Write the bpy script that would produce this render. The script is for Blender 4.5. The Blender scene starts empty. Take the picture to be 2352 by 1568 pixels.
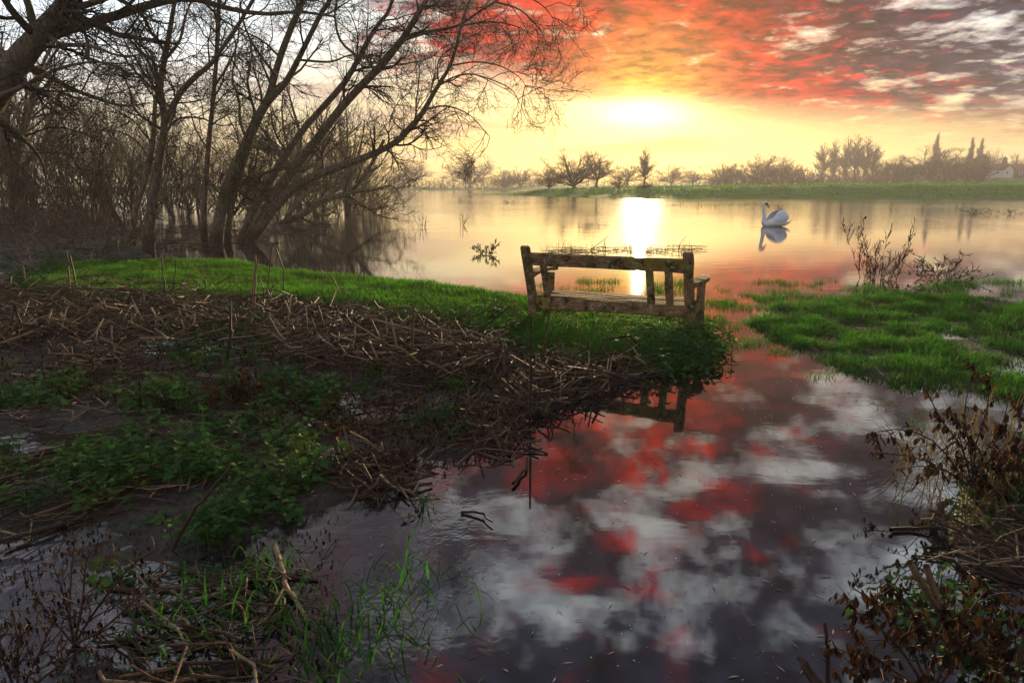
import bpy, math, random
import numpy as np

# ------------------------------------------------------------------ camera, sky, sun, exposure
SC = bpy.context.scene
COL = SC.collection
PITCH = math.radians(12.9)
CAM_H = 1.5
F = 1568.0                                   # focal length in units of a 2352 wide picture
cam_d = bpy.data.cameras.new('camera'); cam = bpy.data.objects.new('camera', cam_d); COL.objects.link(cam)
cam_d.sensor_width = 36.0; cam_d.lens = 24.0; cam_d.clip_start = 0.05; cam_d.clip_end = 20000
cam.location = (0, 0, CAM_H); cam.rotation_euler = (math.pi/2 - PITCH, 0, 0)
SC.camera = cam
SC.view_settings.view_transform = 'Standard'; SC.view_settings.look = 'None'
SC.view_settings.exposure = 1.28; SC.view_settings.gamma = 1.0
SC.cycles.volume_bounces = 0; SC.cycles.max_bounces = 6; SC.cycles.diffuse_bounces = 3
SC.cycles.glossy_bounces = 3; SC.cycles.transmission_bounces = 4; SC.cycles.transparent_max_bounces = 8
SC.cycles.sample_clamp_indirect = 4.0; SC.cycles.use_denoising = True
SC.cycles.caustics_reflective = False; SC.cycles.caustics_refractive = False

SUN_EL, SUN_AZ = math.radians(5.6), math.radians(10.5)        # azimuth from +Y towards +X
SUN_DIR = (math.sin(SUN_AZ)*math.cos(SUN_EL), math.cos(SUN_AZ)*math.cos(SUN_EL), math.sin(SUN_EL))
sun_d = bpy.data.lights.new('sun', 'SUN'); sun = bpy.data.objects.new('sun', sun_d); COL.objects.link(sun)
sun_d.energy = 3.0; sun_d.angle = math.radians(0.55); sun_d.color = (1.0, 0.72, 0.40)
from mathutils import Vector, Matrix
sun.rotation_euler = (-Vector(SUN_DIR)).to_track_quat('-Z', 'Y').to_euler()


class NT:
    """small helper for writing node maths"""
    def __init__(s, tree): s.t = tree; s.n = tree.nodes; s.l = tree.links
    def put(s, sock, v):
        if isinstance(v, bpy.types.NodeSocket): s.l.new(v, sock)
        elif v is not None:
            if isinstance(v, (tuple, list)) and len(v) == 3 and len(getattr(sock, 'default_value', (0,)*3)) == 4: v = (*v, 1)
            sock.default_value = v
    def m(s, op, a, b=None, c=None, clamp=False):
        n = s.n.new('ShaderNodeMath'); n.operation = op; n.use_clamp = clamp
        for i, v in enumerate((a, b, c)):
            if v is not None: s.put(n.inputs[i], v)
        return n.outputs[0]
    def add(s, a, b): return s.m('ADD', a, b)
    def sub(s, a, b): return s.m('SUBTRACT', a, b)
    def mul(s, a, b): return s.m('MULTIPLY', a, b)
    def div(s, a, b): return s.m('DIVIDE', a, b)
    def ss(s, v, a, b, lo=0.0, hi=1.0):
        n = s.n.new('ShaderNodeMapRange'); n.interpolation_type = 'SMOOTHSTEP'
        for i, q in enumerate((v, a, b, lo, hi)): s.put(n.inputs[i], q)
        return n.outputs[0]
    def lin(s, v, a, b, lo=0.0, hi=1.0):
        n = s.n.new('ShaderNodeMapRange'); n.clamp = True
        for i, q in enumerate((v, a, b, lo, hi)): s.put(n.inputs[i], q)
        return n.outputs[0]
    def mix(s, f, a, b, mode='MIX'):
        n = s.n.new('ShaderNodeMix'); n.data_type = 'RGBA'; n.blend_type = mode
        s.put(n.inputs[0], f); s.put(n.inputs[6], a); s.put(n.inputs[7], b)
        return n.outputs[2]
    def noise(s, vec, scale, detail=4, rough=0.55, dist=0.0, dim='3D', w=None):
        n = s.n.new('ShaderNodeTexNoise'); n.noise_dimensions = dim
        if vec is not None: s.put(n.inputs['Vector'], vec)
        n.inputs['Scale'].default_value = scale; n.inputs['Detail'].default_value = detail
        n.inputs['Roughness'].default_value = rough; n.inputs['Distortion'].default_value = dist
        return n.outputs[0]
    def comb(s, x, y, z):
        n = s.n.new('ShaderNodeCombineXYZ')
        for i, v in enumerate((x, y, z)): s.put(n.inputs[i], v)
        return n.outputs[0]
    def sep(s, v):
        n = s.n.new('ShaderNodeSeparateXYZ'); s.put(n.inputs[0], v); return n.outputs
    def vm(s, op, a, b=None, k=0):
        n = s.n.new('ShaderNodeVectorMath'); n.operation = op; s.put(n.inputs[0], a)
        if b is not None: s.put(n.inputs[1], b)
        return n.outputs[k]
    def ramp(s, f, stops):
        n = s.n.new('ShaderNodeValToRGB'); cr = n.color_ramp
        while len(cr.elements) < len(stops): cr.elements.new(0.5)
        for e, (p, c) in zip(cr.elements, stops): e.position = p; e.color = (*c, 1)
        s.put(n.inputs[0], f); return n.outputs[0]


def make_sky():
    w = bpy.data.worlds.new('World'); SC.world = w; w.use_nodes = True
    w.cycles.sampling_method = 'MANUAL'; w.cycles.sample_map_resolution = 512
    t = w.node_tree; t.nodes.clear(); N = NT(t)
    tc = t.nodes.new('ShaderNodeTexCoord').outputs['Generated']
    D = N.vm('NORMALIZE', tc)
    x, y, z = N.sep(D)
    zz = N.m('MAXIMUM', z, 0.0)
    c = N.vm('DOT_PRODUCT', D, SUN_DIR, 1)
    ang = N.mul(N.m('ARCCOSINE', N.m('MINIMUM', c, 0.99999)), 57.2958)          # degrees from the sun
    el = N.mul(N.m('ARCSINE', zz), 57.2958)
    hyp = N.m('SQRT', N.add(N.mul(x, x), N.add(N.mul(y, y), 1e-5)))
    sx = N.div(x, hyp)                                                           # sine of the azimuth
    # clear sky: the physical sky as a base plus the warm evening air
    sk = t.nodes.new('ShaderNodeTexSky'); sk.sky_type = 'NISHITA'; sk.sun_disc = False
    sk.sun_elevation = SUN_EL; sk.sun_rotation = SUN_AZ; sk.air_density = 1.0; sk.dust_density = 2.0
    nish = N.mix(1.0, sk.outputs[0], (0.05, 0.05, 0.05), 'MULTIPLY')
    hor = N.ramp(N.div(ang, 60.0), [(0.0, (.50, .42, .15)), (0.14, (.49, .38, .12)), (0.35, (.44, .33, .12)), (0.7, (.42, .34, .23)), (1.0, (.42, .38, .36))])
    hi = N.ramp(N.div(ang, 60.0), [(0.0, (.54, .47, .28)), (0.25, (.48, .45, .38)), (0.42, (.50, .54, .55)), (0.66, (.62, .70, .77)), (1.0, (.60, .70, .82))])
    clear = N.mix(N.ss(el, 2.0, 13.0), hor, hi)
    clear = N.mix(0.15, clear, nish)
    # the sun behind thin cloud: a wide warm glow and a flattened bright core
    de = N.sub(z, SUN_DIR[2]); dx = N.sub(sx, math.sin(SUN_AZ))
    core = N.m('EXPONENT', N.mul(N.add(N.mul(N.mul(de, de), 3200.0), N.mul(N.mul(dx, dx), 330.0)), -1.0))
    core = N.mul(core, N.m('GREATER_THAN', y, 0.0))
    glow = N.m('EXPONENT', N.mul(ang, -0.22))
    # low streaks of thin cloud
    sv = N.comb(N.mul(sx, 3.0), N.mul(y, 1.0), N.add(N.mul(z, 34.0), N.mul(sx, -2.2)))
    st = N.noise(sv, 1.15, 3, .5, .35)
    stm = N.mul(N.ss(st, .50, .64), N.mul(N.ss(el, 0.8, 3.2), N.ss(el, 13.0, 8.0)))
    stc = N.ramp(N.div(ang, 40.0), [(0.0, (.54, .33, .08)), (0.25, (.46, .25, .11)), (0.55, (.34, .24, .18)), (1.0, (.25, .23, .23))])
    base = N.mix(N.mul(stm, .75), clear, stc)
    # the high cloud deck, seen in perspective
    zc = N.add(zz, 0.12)
    P = N.comb(N.div(x, zc), N.div(y, zc), 0.0)
    P2 = N.vm('ADD', P, (33.1, 2.2, 11.0))
    n1 = N.noise(P2, 3.9, 6, .6, .25)
    n2 = N.noise(N.vm('ADD', P, (11.0, 4.2, 7.0)), 9.0, 4, .62, .3)
    n3 = N.noise(N.vm('ADD', P, (31.0, 14.2, 3.0)), .55, 3, .5, .2)
    # where the deck begins: a sloping lower edge, and thinning out to the west
    edge = N.add(N.lin(sx, -.05, .62, 8.0, 2.2), N.mul(N.sub(n3, .5), 3.0))
    low = N.ss(N.sub(el, edge), -1.2, 2.2)
    west = N.ss(N.add(sx, N.mul(N.sub(n3, .5), .5)), -.30, .02)
    west = N.m('MAXIMUM', west, N.ss(el, 13.0, 20.0, 0.0, 1.0))
    dens = N.add(n1, N.mul(N.sub(n2, .5), .50))
    near = N.ss(ang, 26.0, 7.0)                                    # towards the sun the deck is closed
    thr = N.add(N.add(N.lin(near, 0, 1, .408, .29), N.lin(el, 18.0, 38.0, 0.0, -.045)), N.mul(N.sub(1.0, west), .26))
    a = N.mul(N.ss(N.sub(dens, thr), -.12, .15), low)
    thick = N.ss(N.sub(dens, thr), .02, .26)
    # colour of the deck: fired from below near the sun, slate and plum away from it
    rn = N.noise(N.vm('ADD', P, (3.0, 41.0, 9.0)), 6.0, 4, .62, .4)
    fire = N.ramp(N.div(ang, 40.0), [(0.0, (.60, .36, .03)), (0.06, (.60, .29, .025)), (0.12, (.58, .12, .02)), (0.20, (.47, .022, .007)), (0.36, (.44, .010, .006)), (0.62, (.38, .012, .010)), (1.0, (.34, .018, .015))])
    slate = N.ramp(N.div(ang, 60.0), [(0.0, (.30, .10, .03)), (0.13, (.14, .020, .014)), (0.28, (.030, .014, .022)), (0.5, (.022, .024, .042)), (1.0, (.026, .032, .052))])
    thin = N.ramp(N.div(ang, 60.0), [(0.0, (.42, .16, .05)), (0.13, (.34, .08, .04)), (0.28, (.12, .065, .075)), (0.5, (.105, .118, .150)), (1.0, (.125, .15, .19))])
    slate = N.mix(N.ss(thick, .0, .6), thin, slate)
    slate = N.mix(N.ss(el, 6.5, 1.8), slate, (.42, .19, .065))
    redk = N.add(N.lin(ang, 7, 28, .34, -.10), N.mul(N.sub(rn, .5), 2.3))
    redk = N.add(redk, N.lin(sx, .26, .56, .0, -.50))
    redk = N.add(redk, N.ss(el, 9.5, 6.0, 0.0, .35))
    redm = N.ss(redk, -.10, .46)
    redm = N.mul(redm, N.lin(thick, .55, 1.0, 1.0, .45))
    deck = N.mix(redm, slate, fire)
    shade = N.lin(n2, .37, .61, .28, 1.28)
    deck = N.mix(1.0, deck, N.comb(shade, shade, shade), 'MULTIPLY')
    bright = N.ss(N.sub(n2, N.mul(thick, .10)), .50, .68)
    spark = N.mix(1.0, fire, (.12, .09, .01), 'ADD')
    deck = N.mix(N.mul(N.mul(bright, near), .75), deck, spark)
    col = N.mix(a, base, deck)
    col = N.mix(glow, col, N.mix(1.0, col, (.26, .15, .015), 'ADD'))
    col = N.mix(core, col, N.mix(1.0, col, (.65, .58, .34), 'ADD'))
    bg = t.nodes.new('ShaderNodeBackground'); bg.inputs[1].default_value = 1.0
    t.links.new(col, bg.inputs[0])
    out = t.nodes.new('ShaderNodeOutputWorld'); t.links.new(bg.outputs[0], out.inputs[0])
make_sky()

# ------------------------------------------------------------------ helpers
rng = np.random.default_rng(7)
SP, CP = math.sin(PITCH), math.cos(PITCH)

def ray(u, v):
    a, b = (u - 1176.0)/F, (784.0 - v)/F
    return np.array([a, CP + b*SP, -SP + b*CP])
def at(u, v, z=0.0):
    """point of the place on the level z seen at (u, v)"""
    d = ray(u, v); k = (z - CAM_H)/d[2]
    return np.array([d[0]*k, d[1]*k, z])
def atY(u, v, Y):
    d = ray(u, v); k = Y/d[1]
    return np.array([d[0]*k, Y, CAM_H + d[2]*k])
def poly(pts, z=0.03): return np.array([at(u, v, z)[:2] for u, v in pts])

def inside(pg, x, y):
    r = np.zeros(x.shape, bool); n = len(pg); j = n - 1
    for i in range(n):
        xi, yi = pg[i]; xj, yj = pg[j]
        c = ((yi > y) != (yj > y))
        r ^= c & (x < (xj - xi)*(y - yi)/((yj - yi) if yj != yi else 1e-9) + xi)
        j = i
    return r
def sdist(pg, x, y):
    """signed distance to a polygon, positive inside"""
    d = np.full(x.shape, 1e9); n = len(pg)
    for i in range(n):
        a = pg[i]; b = pg[(i+1) % n]; e = b - a; L = max((e*e).sum(), 1e-12)
        t = np.clip(((x - a[0])*e[0] + (y - a[1])*e[1])/L, 0, 1)
        d = np.minimum(d, np.hypot(x - a[0] - t*e[0], y - a[1] - t*e[1]))
    return np.where(inside(pg, x, y), d, -d)
def sstep(v, a, b):
    t = np.clip((v - a)/(b - a), 0, 1); return t*t*(3 - 2*t)
def _h(i, j, s):
    v = np.sin(i*127.1 + j*311.7 + s*74.7)*43758.5453; return v - np.floor(v)
def vnoise(x, y, s=0):
    i, j = np.floor(x), np.floor(y); u, v = x - i, y - j; u = u*u*(3-2*u); v = v*v*(3-2*v)
    return (_h(i, j, s)*(1-u) + _h(i+1, j, s)*u)*(1-v) + (_h(i, j+1, s)*(1-u) + _h(i+1, j+1, s)*u)*v
def fbm(x, y, s=0, o=4):
    r = 0; a = .5; 
    for k in range(o): r = r + a*vnoise(x*2**k, y*2**k, s + k*13); a *= .5
    return r/(1 - .5**o)
def unit(v): return v/np.maximum(np.linalg.norm(v, axis=-1, keepdims=True), 1e-9)

def new_obj(name, data=None, parent=None, loc=None, rz=0, scale=None):
    o = bpy.data.objects.new(name, data); COL.objects.link(o)
    if parent is not None: o.parent = parent
    if loc is not None: o.location = [float(q) for q in loc]
    if rz: o.rotation_euler = (0, 0, rz)
    if scale is not None: o.scale = scale if isinstance(scale, (tuple, list)) else (scale,)*3
    return o
def tag(o, label=None, cat=None, group=None, kind=None):
    if label: o['label'] = label
    if cat: o['category'] = cat
    if group: o['group'] = group
    if kind: o['kind'] = kind
    return o
def make_mesh(name, V, faces, mat=None, smooth=True, tint=None):
    """faces: list of integer arrays, each (n, 3) or (n, 4)"""
    me = bpy.data.meshes.new(name)
    V = np.asarray(V, np.float32); faces = [np.asarray(f, np.int32) for f in faces if len(f)]
    me.vertices.add(len(V)); me.vertices.foreach_set('co', V.ravel())
    nl = sum(f.size for f in faces); npol = sum(len(f) for f in faces)
    me.loops.add(nl); me.loops.foreach_set('vertex_index', np.concatenate([f.ravel() for f in faces]))
    me.polygons.add(npol)
    tot = np.concatenate([np.full(len(f), f.shape[1], np.int32) for f in faces])
    st = np.concatenate([[0], np.cumsum(tot)[:-1]]).astype(np.int32)
    me.polygons.foreach_set('loop_start', st)
    me.update(calc_edges=True)
    me.polygons.foreach_set('use_smooth', np.full(npol, smooth, bool))
    if tint is not None:
        a = me.attributes.new('tint', 'FLOAT', 'POINT'); a.data.foreach_set('value', np.asarray(tint, np.float32))
    if mat is not None: me.materials.append(mat)
    me.validate()
    return me

def tubes(P, R, sides=3, tint=None):
    """P (N, K, 3) lines with radii R (N, K) -> verts, quads, tint"""
    N_, K = P.shape[:2]
    T = np.empty_like(P); T[:, 1:-1] = P[:, 2:] - P[:, :-2]; T[:, 0] = P[:, 1] - P[:, 0]; T[:, -1] = P[:, -1] - P[:, -2]
    T = unit(T)
    ref = np.where(np.abs(T[:, :1, 2:3]) > .85, np.array([1., 0, 0]), np.array([0, 0, 1.]))
    A = unit(np.cross(T, np.broadcast_to(ref, T.shape))); B = np.cross(T, A)
    th = np.arange(sides)*2*math.pi/sides
    V = P[:, :, None] + R[:, :, None, None]*(A[:, :, None]*np.cos(th)[:, None] + B[:, :, None]*np.sin(th)[:, None])
    idx = np.arange(N_*K*sides).reshape(N_, K, sides)
    n = np.roll(idx, -1, 2)
    Q = np.stack([idx[:, :-1], n[:, :-1], n[:, 1:], idx[:, 1:]], -1).reshape(-1, 4)
    tt = None if tint is None else np.repeat(tint, K*sides)
    return V.reshape(-1, 3), Q, tt
def merge(parts):
    """parts: list of (V, faces list, tint or None)"""
    Vs, F3, F4, Ts, off = [], [], [], [], 0
    for V, fs, t in parts:
        Vs.append(V)
        for f in fs:
            if len(f): (F3 if f.shape[1] == 3 else F4).append(f + off)
        Ts.append(np.ones(len(V)) if t is None else t); off += len(V)
    fs = []
    if F3: fs.append(np.concatenate(F3))
    if F4: fs.append(np.concatenate(F4))
    return np.concatenate(Vs), fs, np.concatenate(Ts)
def spline(pts, K):
    """Catmull-Rom through pts (n, d), resampled to K points"""
    p = np.asarray(pts, float); n = len(p)
    q = np.vstack([2*p[0]-p[1], p, 2*p[-1]-p[-2]])
    t = np.linspace(0, n - 1 - 1e-6, K); i = t.astype(int); f = (t - i)[:, None]
    a, b, c, d = q[i], q[i+1], q[i+2], q[i+3]
    return .5*((2*b) + (-a + c)*f + (2*a - 5*b + 4*c - d)*f**2 + (-a + 3*b - 3*c + d)*f**3)
def branch(P, R, n, lo, hi, ang=(25, 65), t0=.15, t1=1.0, K=4, up=.12, wob=.25, rk=.55, rmin=.003, rend=.5, seed=None):
    """n children on each line of P (N, K0, 3)"""
    r = rng
    N_, K0 = P.shape[:2]
    t = r.uniform(t0, t1, (N_, n)); f = t*(K0 - 1); i = np.minimum(f.astype(int), K0 - 2); f = f - i
    I = np.arange(N_)[:, None]
    O = P[I, i]*(1 - f)[..., None] + P[I, i+1]*f[..., None]
    T = unit(P[I, i+1] - P[I, i])
    r0 = R[I, i]*(1 - f) + R[I, i+1]*f
    a = np.radians(r.uniform(*ang, (N_, n)))[..., None]
    S = unit(np.cross(T, r.normal(size=T.shape)))
    D = unit(T*np.cos(a) + S*np.sin(a))
    L = r.uniform(lo, hi, (N_, n))*(1.05 - .45*t)
    O, D, L, r0 = O.reshape(-1, 3), D.reshape(-1, 3), L.ravel(), r0.ravel()
    M = len(O); Q = np.empty((M, K, 3)); Q[:, 0] = O
    for k in range(1, K):
        D = unit(D + r.normal(size=D.shape)*wob + np.array([0, 0, up]))
        Q[:, k] = Q[:, k-1] + D*(L/(K-1))[:, None]
    ra = np.maximum(r0*rk, rmin)
    RR = ra[:, None]*np.linspace(1, rend, K)[None]
    return Q, RR

# ------------------------------------------------------------------ materials
MATS = {}
def mat(name):
    m = bpy.data.materials.new(name); m.use_nodes = True; t = m.node_tree; t.nodes.clear(); MATS[name] = m
    N = NT(t); out = t.nodes.new('ShaderNodeOutputMaterial')
    return m, N, out
def pos(N): return N.n.new('ShaderNodeNewGeometry').outputs['Position']
def obco(N): return N.n.new('ShaderNodeTexCoord').outputs['Object']
def attr(N, k='tint'):
    n = N.n.new('ShaderNodeAttribute'); n.attribute_name = k; return n.outputs['Fac']
def rnd(N): return N.n.new('ShaderNodeObjectInfo').outputs['Random']
def bump(N, h, strength=.5, dist=.01):
    n = N.n.new('ShaderNodeBump'); n.inputs['Strength'].default_value = strength; n.inputs['Distance'].default_value = dist
    N.put(n.inputs['Height'], h); return n.outputs[0]
def pbsdf(N, out, col, rough=.7, spec=.3, nrm=None, ior=None):
    b = N.n.new('ShaderNodeBsdfPrincipled'); N.put(b.inputs['Base Color'], col); N.put(b.inputs['Roughness'], rough)
    b.inputs['Specular IOR Level'].default_value = spec
    if ior: b.inputs['IOR'].default_value = ior
    if nrm is not None: N.put(b.inputs['Normal'], nrm)
    if out is not None: N.l.new(b.outputs[0], out.inputs[0])
    return b
def leafy(N, out, col, tcol, k=.4, rough=.55, nrm=None):
    b = pbsdf(N, None, col, max(rough, .65), .05, nrm)
    tr = N.n.new('ShaderNodeBsdfTranslucent'); N.put(tr.inputs[0], tcol)
    mx = N.n.new('ShaderNodeMixShader'); mx.inputs[0].default_value = k
    N.l.new(b.outputs[0], mx.inputs[1]); N.l.new(tr.outputs[0], mx.inputs[2]); N.l.new(mx.outputs[0], out.inputs[0])

def build_materials():
    # ground: wet mud and soil, green turf on the far bank
    m, N, o = mat('ground'); p = pos(N); x, y, z = N.sep(p)
    a = N.noise(p, 1.7, 5, .6); b = N.noise(p, 22, 4, .65)
    mud = N.ramp(b, [(0.3, (.012, .009, .006)), (0.5, (.034, .025, .016)), (0.72, (.085, .064, .042))])
    fa = N.noise(p, .35, 6, .68); fb = N.noise(N.vm('MULTIPLY', p, (1, 1, 6)), 1.6, 4, .7)
    turf = N.ramp(N.add(N.mul(fa, .6), N.mul(fb, .4)), [(0.32, (.030, .085, .008)), (0.48, (.070, .19, .014)), (0.62, (.11, .26, .02)), (0.75, (.16, .27, .035))])
    turf = N.mix(N.mul(N.ss(N.noise(p, .06, 3, .6), .58, .68), .6), turf, (.13, .11, .035))
    turf = N.mix(N.ss(N.noise(p, 1.1, 2, .5), .70, .76), turf, (.03, .024, .014))
    col = N.mix(N.ss(y, 45, 60), mud, turf)
    rg = N.mix(N.ss(y, 45, 60), N.ramp(a, [(0.35, (.48,)*3), (.65, (.85,)*3)]), (.9, .9, .9))
    pbsdf(N, o, col, rg, .4, bump(N, N.add(N.mul(b, 1.4), N.mul(fb, 2.0)), .9, .03))
    # flood water
    m, N, o = mat('water'); p = pos(N); x, y, z = N.sep(p)
    r1 = N.noise(N.vm('MULTIPLY', p, (1.0, 1.6, 1)), 2.2, 3, .55, .2)
    r2 = N.noise(N.vm('MULTIPLY', p, (.55, 1.5, 1)), .55, 3, .5)
    r3 = N.noise(p, 14.0, 2, .6)
    patch = N.ss(N.noise(p, .09, 2, .5), .42, .60)
    far = N.ss(y, 8, 45)
    hgt = N.add(N.mul(r1, N.add(.10, N.mul(N.add(N.mul(far, patch), N.mul(far, .35)), 1.5))), N.mul(r2, N.mul(far, 2.4)))
    # broken, scummy water in the flooded weeds by the bank
    scum = N.mul(N.ss(N.add(x, N.mul(N.sub(N.noise(p, 1.1, 3, .6), .5), 1.4)), .1, -.9), N.ss(y, 8.0, 6.0))
    hgt = N.add(hgt, N.mul(N.mul(r3, scum), .35))
    murk = N.mix(N.mul(scum, N.ss(N.noise(p, 7, 4, .6), .45, .65)), (.008, .009, .010), (.035, .031, .028))
    wb = pbsdf(N, None, murk, N.mix(scum, N.mix(far, (.035,)*3, (.07,)*3), (.16,)*3), .5, bump(N, hgt, .55, .012), ior=2.1)
    g2 = N.n.new('ShaderNodeBsdfGlossy'); g2.inputs[0].default_value = (.92, .92, .92, 1); N.put(g2.inputs['Roughness'], N.lin(far, 0, 1, .035, .07)); N.put(g2.inputs['Normal'], bump(N, hgt, .55, .012))
    m2 = N.n.new('ShaderNodeMixShader'); N.put(m2.inputs[0], N.mul(N.sub(1.0, scum), N.lin(far, 0, 1, .11, .30))); N.l.new(wb.outputs[0], m2.inputs[1]); N.l.new(g2.outputs[0], m2.inputs[2])
    gl = N.n.new('ShaderNodeBsdfGlossy'); gl.inputs['Roughness'].default_value = .34; gl.inputs[0].default_value = (.9, .9, .9, 1)
    mx = N.n.new('ShaderNodeMixShader'); N.put(mx.inputs[0], N.mul(far, .05)); N.l.new(m2.outputs[0], mx.inputs[1]); N.l.new(gl.outputs[0], mx.inputs[2]); N.l.new(mx.outputs[0], o.inputs[0])
    # bark with moss
    m, N, o = mat('bark'); p = pos(N); x, y, z = N.sep(p)
    g = N.noise(N.vm('MULTIPLY', p, (1, 1, .22)), 26, 4, .7, .6)
    c = N.ramp(g, [(0.3, (.042, .028, .018)), (0.5, (.15, .108, .070)), (0.72, (.32, .24, .16))])
    ms = N.mul(N.ss(N.noise(p, 2.6, 5, .65), .52, .66), N.ss(z, .5, 1.2))
    c = N.mix(N.mul(ms, .7), c, (.085, .100, .016))
    wet = N.ss(z, .55, .25); c = N.mix(N.mul(wet, .65), c, (.030, .016, .010))
    pbsdf(N, o, c, .85, .15, bump(N, g, 1.0, .03))
    m, N, o = mat('twig'); t = attr(N)
    pbsdf(N, o, N.ramp(t, [(0, (.022, .016, .012)), (.6, (.070, .052, .034)), (1, (.11, .095, .040))]), .8, .15)
    m, N, o = mat('scrub_twig'); t = attr(N)
    pbsdf(N, o, N.ramp(t, [(0, (.055, .037, .022)), (.6, (.14, .098, .052)), (1, (.20, .165, .065))]), .8, .15)
    m, N, o = mat('far_twig'); t = attr(N)
    pbsdf(N, o, N.ramp(t, [(0, (.060, .038, .034)), (1, (.15, .095, .080))]), .9, .05)
    m, N, o = mat('evergreen'); t = attr(N)
    pbsdf(N, o, N.ramp(t, [(0, (.012, .022, .014)), (1, (.035, .050, .028))]), .9, .05)
    # living grass
    for nm, c0, c1, tr in (('grass', (.020, .085, .006), (.090, .215, .018), (.15, .50, .025)), ('wet_grass', (.014, .062, .008), (.060, .165, .020), (.09, .36, .03)), ('dry_grass', (.12, .095, .04), (.22, .19, .085), (.30, .25, .09))):
        m, N, o = mat(nm); t = attr(N)
        leafy(N, o, N.mix(t, c0, c1), N.mix(t, tuple(.55*q for q in tr), tr), .42, .5)
    # nettle leaf, withered leaf, dead stalk
    m, N, o = mat('nettle_leaf'); t = attr(N); r = rnd(N)
    c = N.mix(N.m('FRACT', N.add(t, r)), (.020, .066, .016), (.080, .180, .040))
    c = N.mix(N.ss(r, .90, .97), c, (.16, .17, .025))
    leafy(N, o, c, N.mix(t, (.03, .11, .01), (.08, .20, .02)), .25, .62, bump(N, N.noise(obco(N), 90, 3, .6), .5, .004))
    m, N, o = mat('withered_leaf'); t = attr(N)
    c = N.ramp(t, [(0, (.012, .007, .005)), (.5, (.045, .022, .012)), (1, (.15, .075, .032))])
    leafy(N, o, c, N.mix(t, (.05, .02, .01), (.18, .08, .02)), .2, .7, bump(N, N.noise(obco(N), 60, 3, .6), .6, .004))
    m, N, o = mat('dead_stalk'); t = attr(N); r = rnd(N)
    q = N.add(N.mul(t, .72), N.mul(r, .28))
    c = N.ramp(q, [(0, (.014, .008, .006)), (.34, (.050, .024, .015)), (.64, (.115, .060, .033)), (.88, (.25, .16, .085)), (1, (.42, .31, .19))])
    c = N.mix(N.mul(N.ss(N.noise(pos(N), 40, 3, .7), .5, .65), .6), c, (.020, .012, .009))
    pbsdf(N, o, c, .62, .2, bump(N, N.noise(pos(N), 120, 2, .6), .4, .003))
    # weathered bench timber with lichen
    m, N, o = mat('bench_wood'); rr = rnd(N); p = N.vm('ADD', obco(N), N.comb(N.mul(rr, 17.0), N.mul(rr, 5.0), N.mul(rr, 9.0)))
    gr = N.noise(N.vm('MULTIPLY', p, (4, 45, 45)), 1.6, 5, .7, .4)
    n1 = N.noise(p, 5.0, 5, .65); n2 = N.noise(p, 34, 4, .7); n3 = N.noise(p, 12, 4, .7); n4 = N.noise(N.vm('ADD', p, (9, 9, 9)), 3.2, 3, .6)
    c = N.ramp(gr, [(0.28, (.050, .024, .012)), (0.45, (.20, .10, .046)), (0.75, (.44, .25, .12))])
    c = N.mix(N.ss(n1, .47, .62), c, (.075, .062, .018))
    c = N.mix(N.mul(N.ss(n4, .50, .62), .75), c, (.24, .18, .03))
    c = N.mix(N.ss(N.add(N.mul(n2, .5), N.mul(n3, .5)), .545, .60), c, (.34, .32, .24))
    c = N.mix(N.mul(N.ss(N.noise(N.vm('ADD', p, (3, 1, 5)), 9, 5, .75), .54, .62), .9), c, (.014, .009, .006))
    pbsdf(N, o, c, .85, .2, bump(N, N.add(gr, N.mul(n2, .6)), .9, .008))
    # swan
    m, N, o = mat('swan_white'); n = N.noise(N.vm('MULTIPLY', obco(N), (14, 30, 40)), 1.0, 3, .6)
    pbsdf(N, o, N.mix(n, (.82, .86, .92), (.93, .94, .95)), .7, .2, bump(N, n, .6, .02))
    m, N, o = mat('swan_neck'); n = N.noise(obco(N), 24.0, 4, .6)
    pbsdf(N, o, N.mix(n, (.88, .85, .78), (.93, .92, .89)), .8, .15, bump(N, n, .4, .01))
    m, N, o = mat('swan_bill'); pbsdf(N, o, N.mix(N.noise(obco(N), 30, 2), (.62, .13, .03), (.78, .22, .05)), .45, .3)
    m, N, o = mat('swan_black'); pbsdf(N, o, N.mix(N.noise(obco(N), 30, 2), (.008,)*3, (.016,)*3), .5, .3)
    # far houses
    m, N, o = mat('white_render'); pbsdf(N, o, N.mix(N.noise(pos(N), 1.2, 4, .6), (.62, .60, .54), (.82, .80, .74)), .9, .1)
    m, N, o = mat('roof_tile'); pbsdf(N, o, N.mix(N.noise(pos(N), 3.0, 4, .7), (.10, .045, .030), (.20, .085, .055)), .9, .1, bump(N, N.noise(pos(N), 4, 2), .6, .1))
    m, N, o = mat('brick_wall'); pbsdf(N, o, N.mix(N.noise(pos(N), 4.0, 4, .7), (.11, .05, .035), (.20, .10, .07)), .9, .1)
    m, N, o = mat('window_glass'); pbsdf(N, o, N.mix(N.noise(pos(N), .5, 2), (.03, .035, .04), (.05, .055, .06)), .1, .5)
    m, N, o = mat('white_frame'); pbsdf(N, o, N.mix(N.noise(pos(N), 3, 2), (.6, .6, .58), (.8, .8, .78)), .6, .2)
    m, N, o = mat('speck'); t = attr(N); pbsdf(N, o, N.ramp(t, [(0, (.05, .035, .02)), (.6, (.20, .16, .10)), (1, (.62, .60, .55))]), .6, .3)
build_materials()

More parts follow.
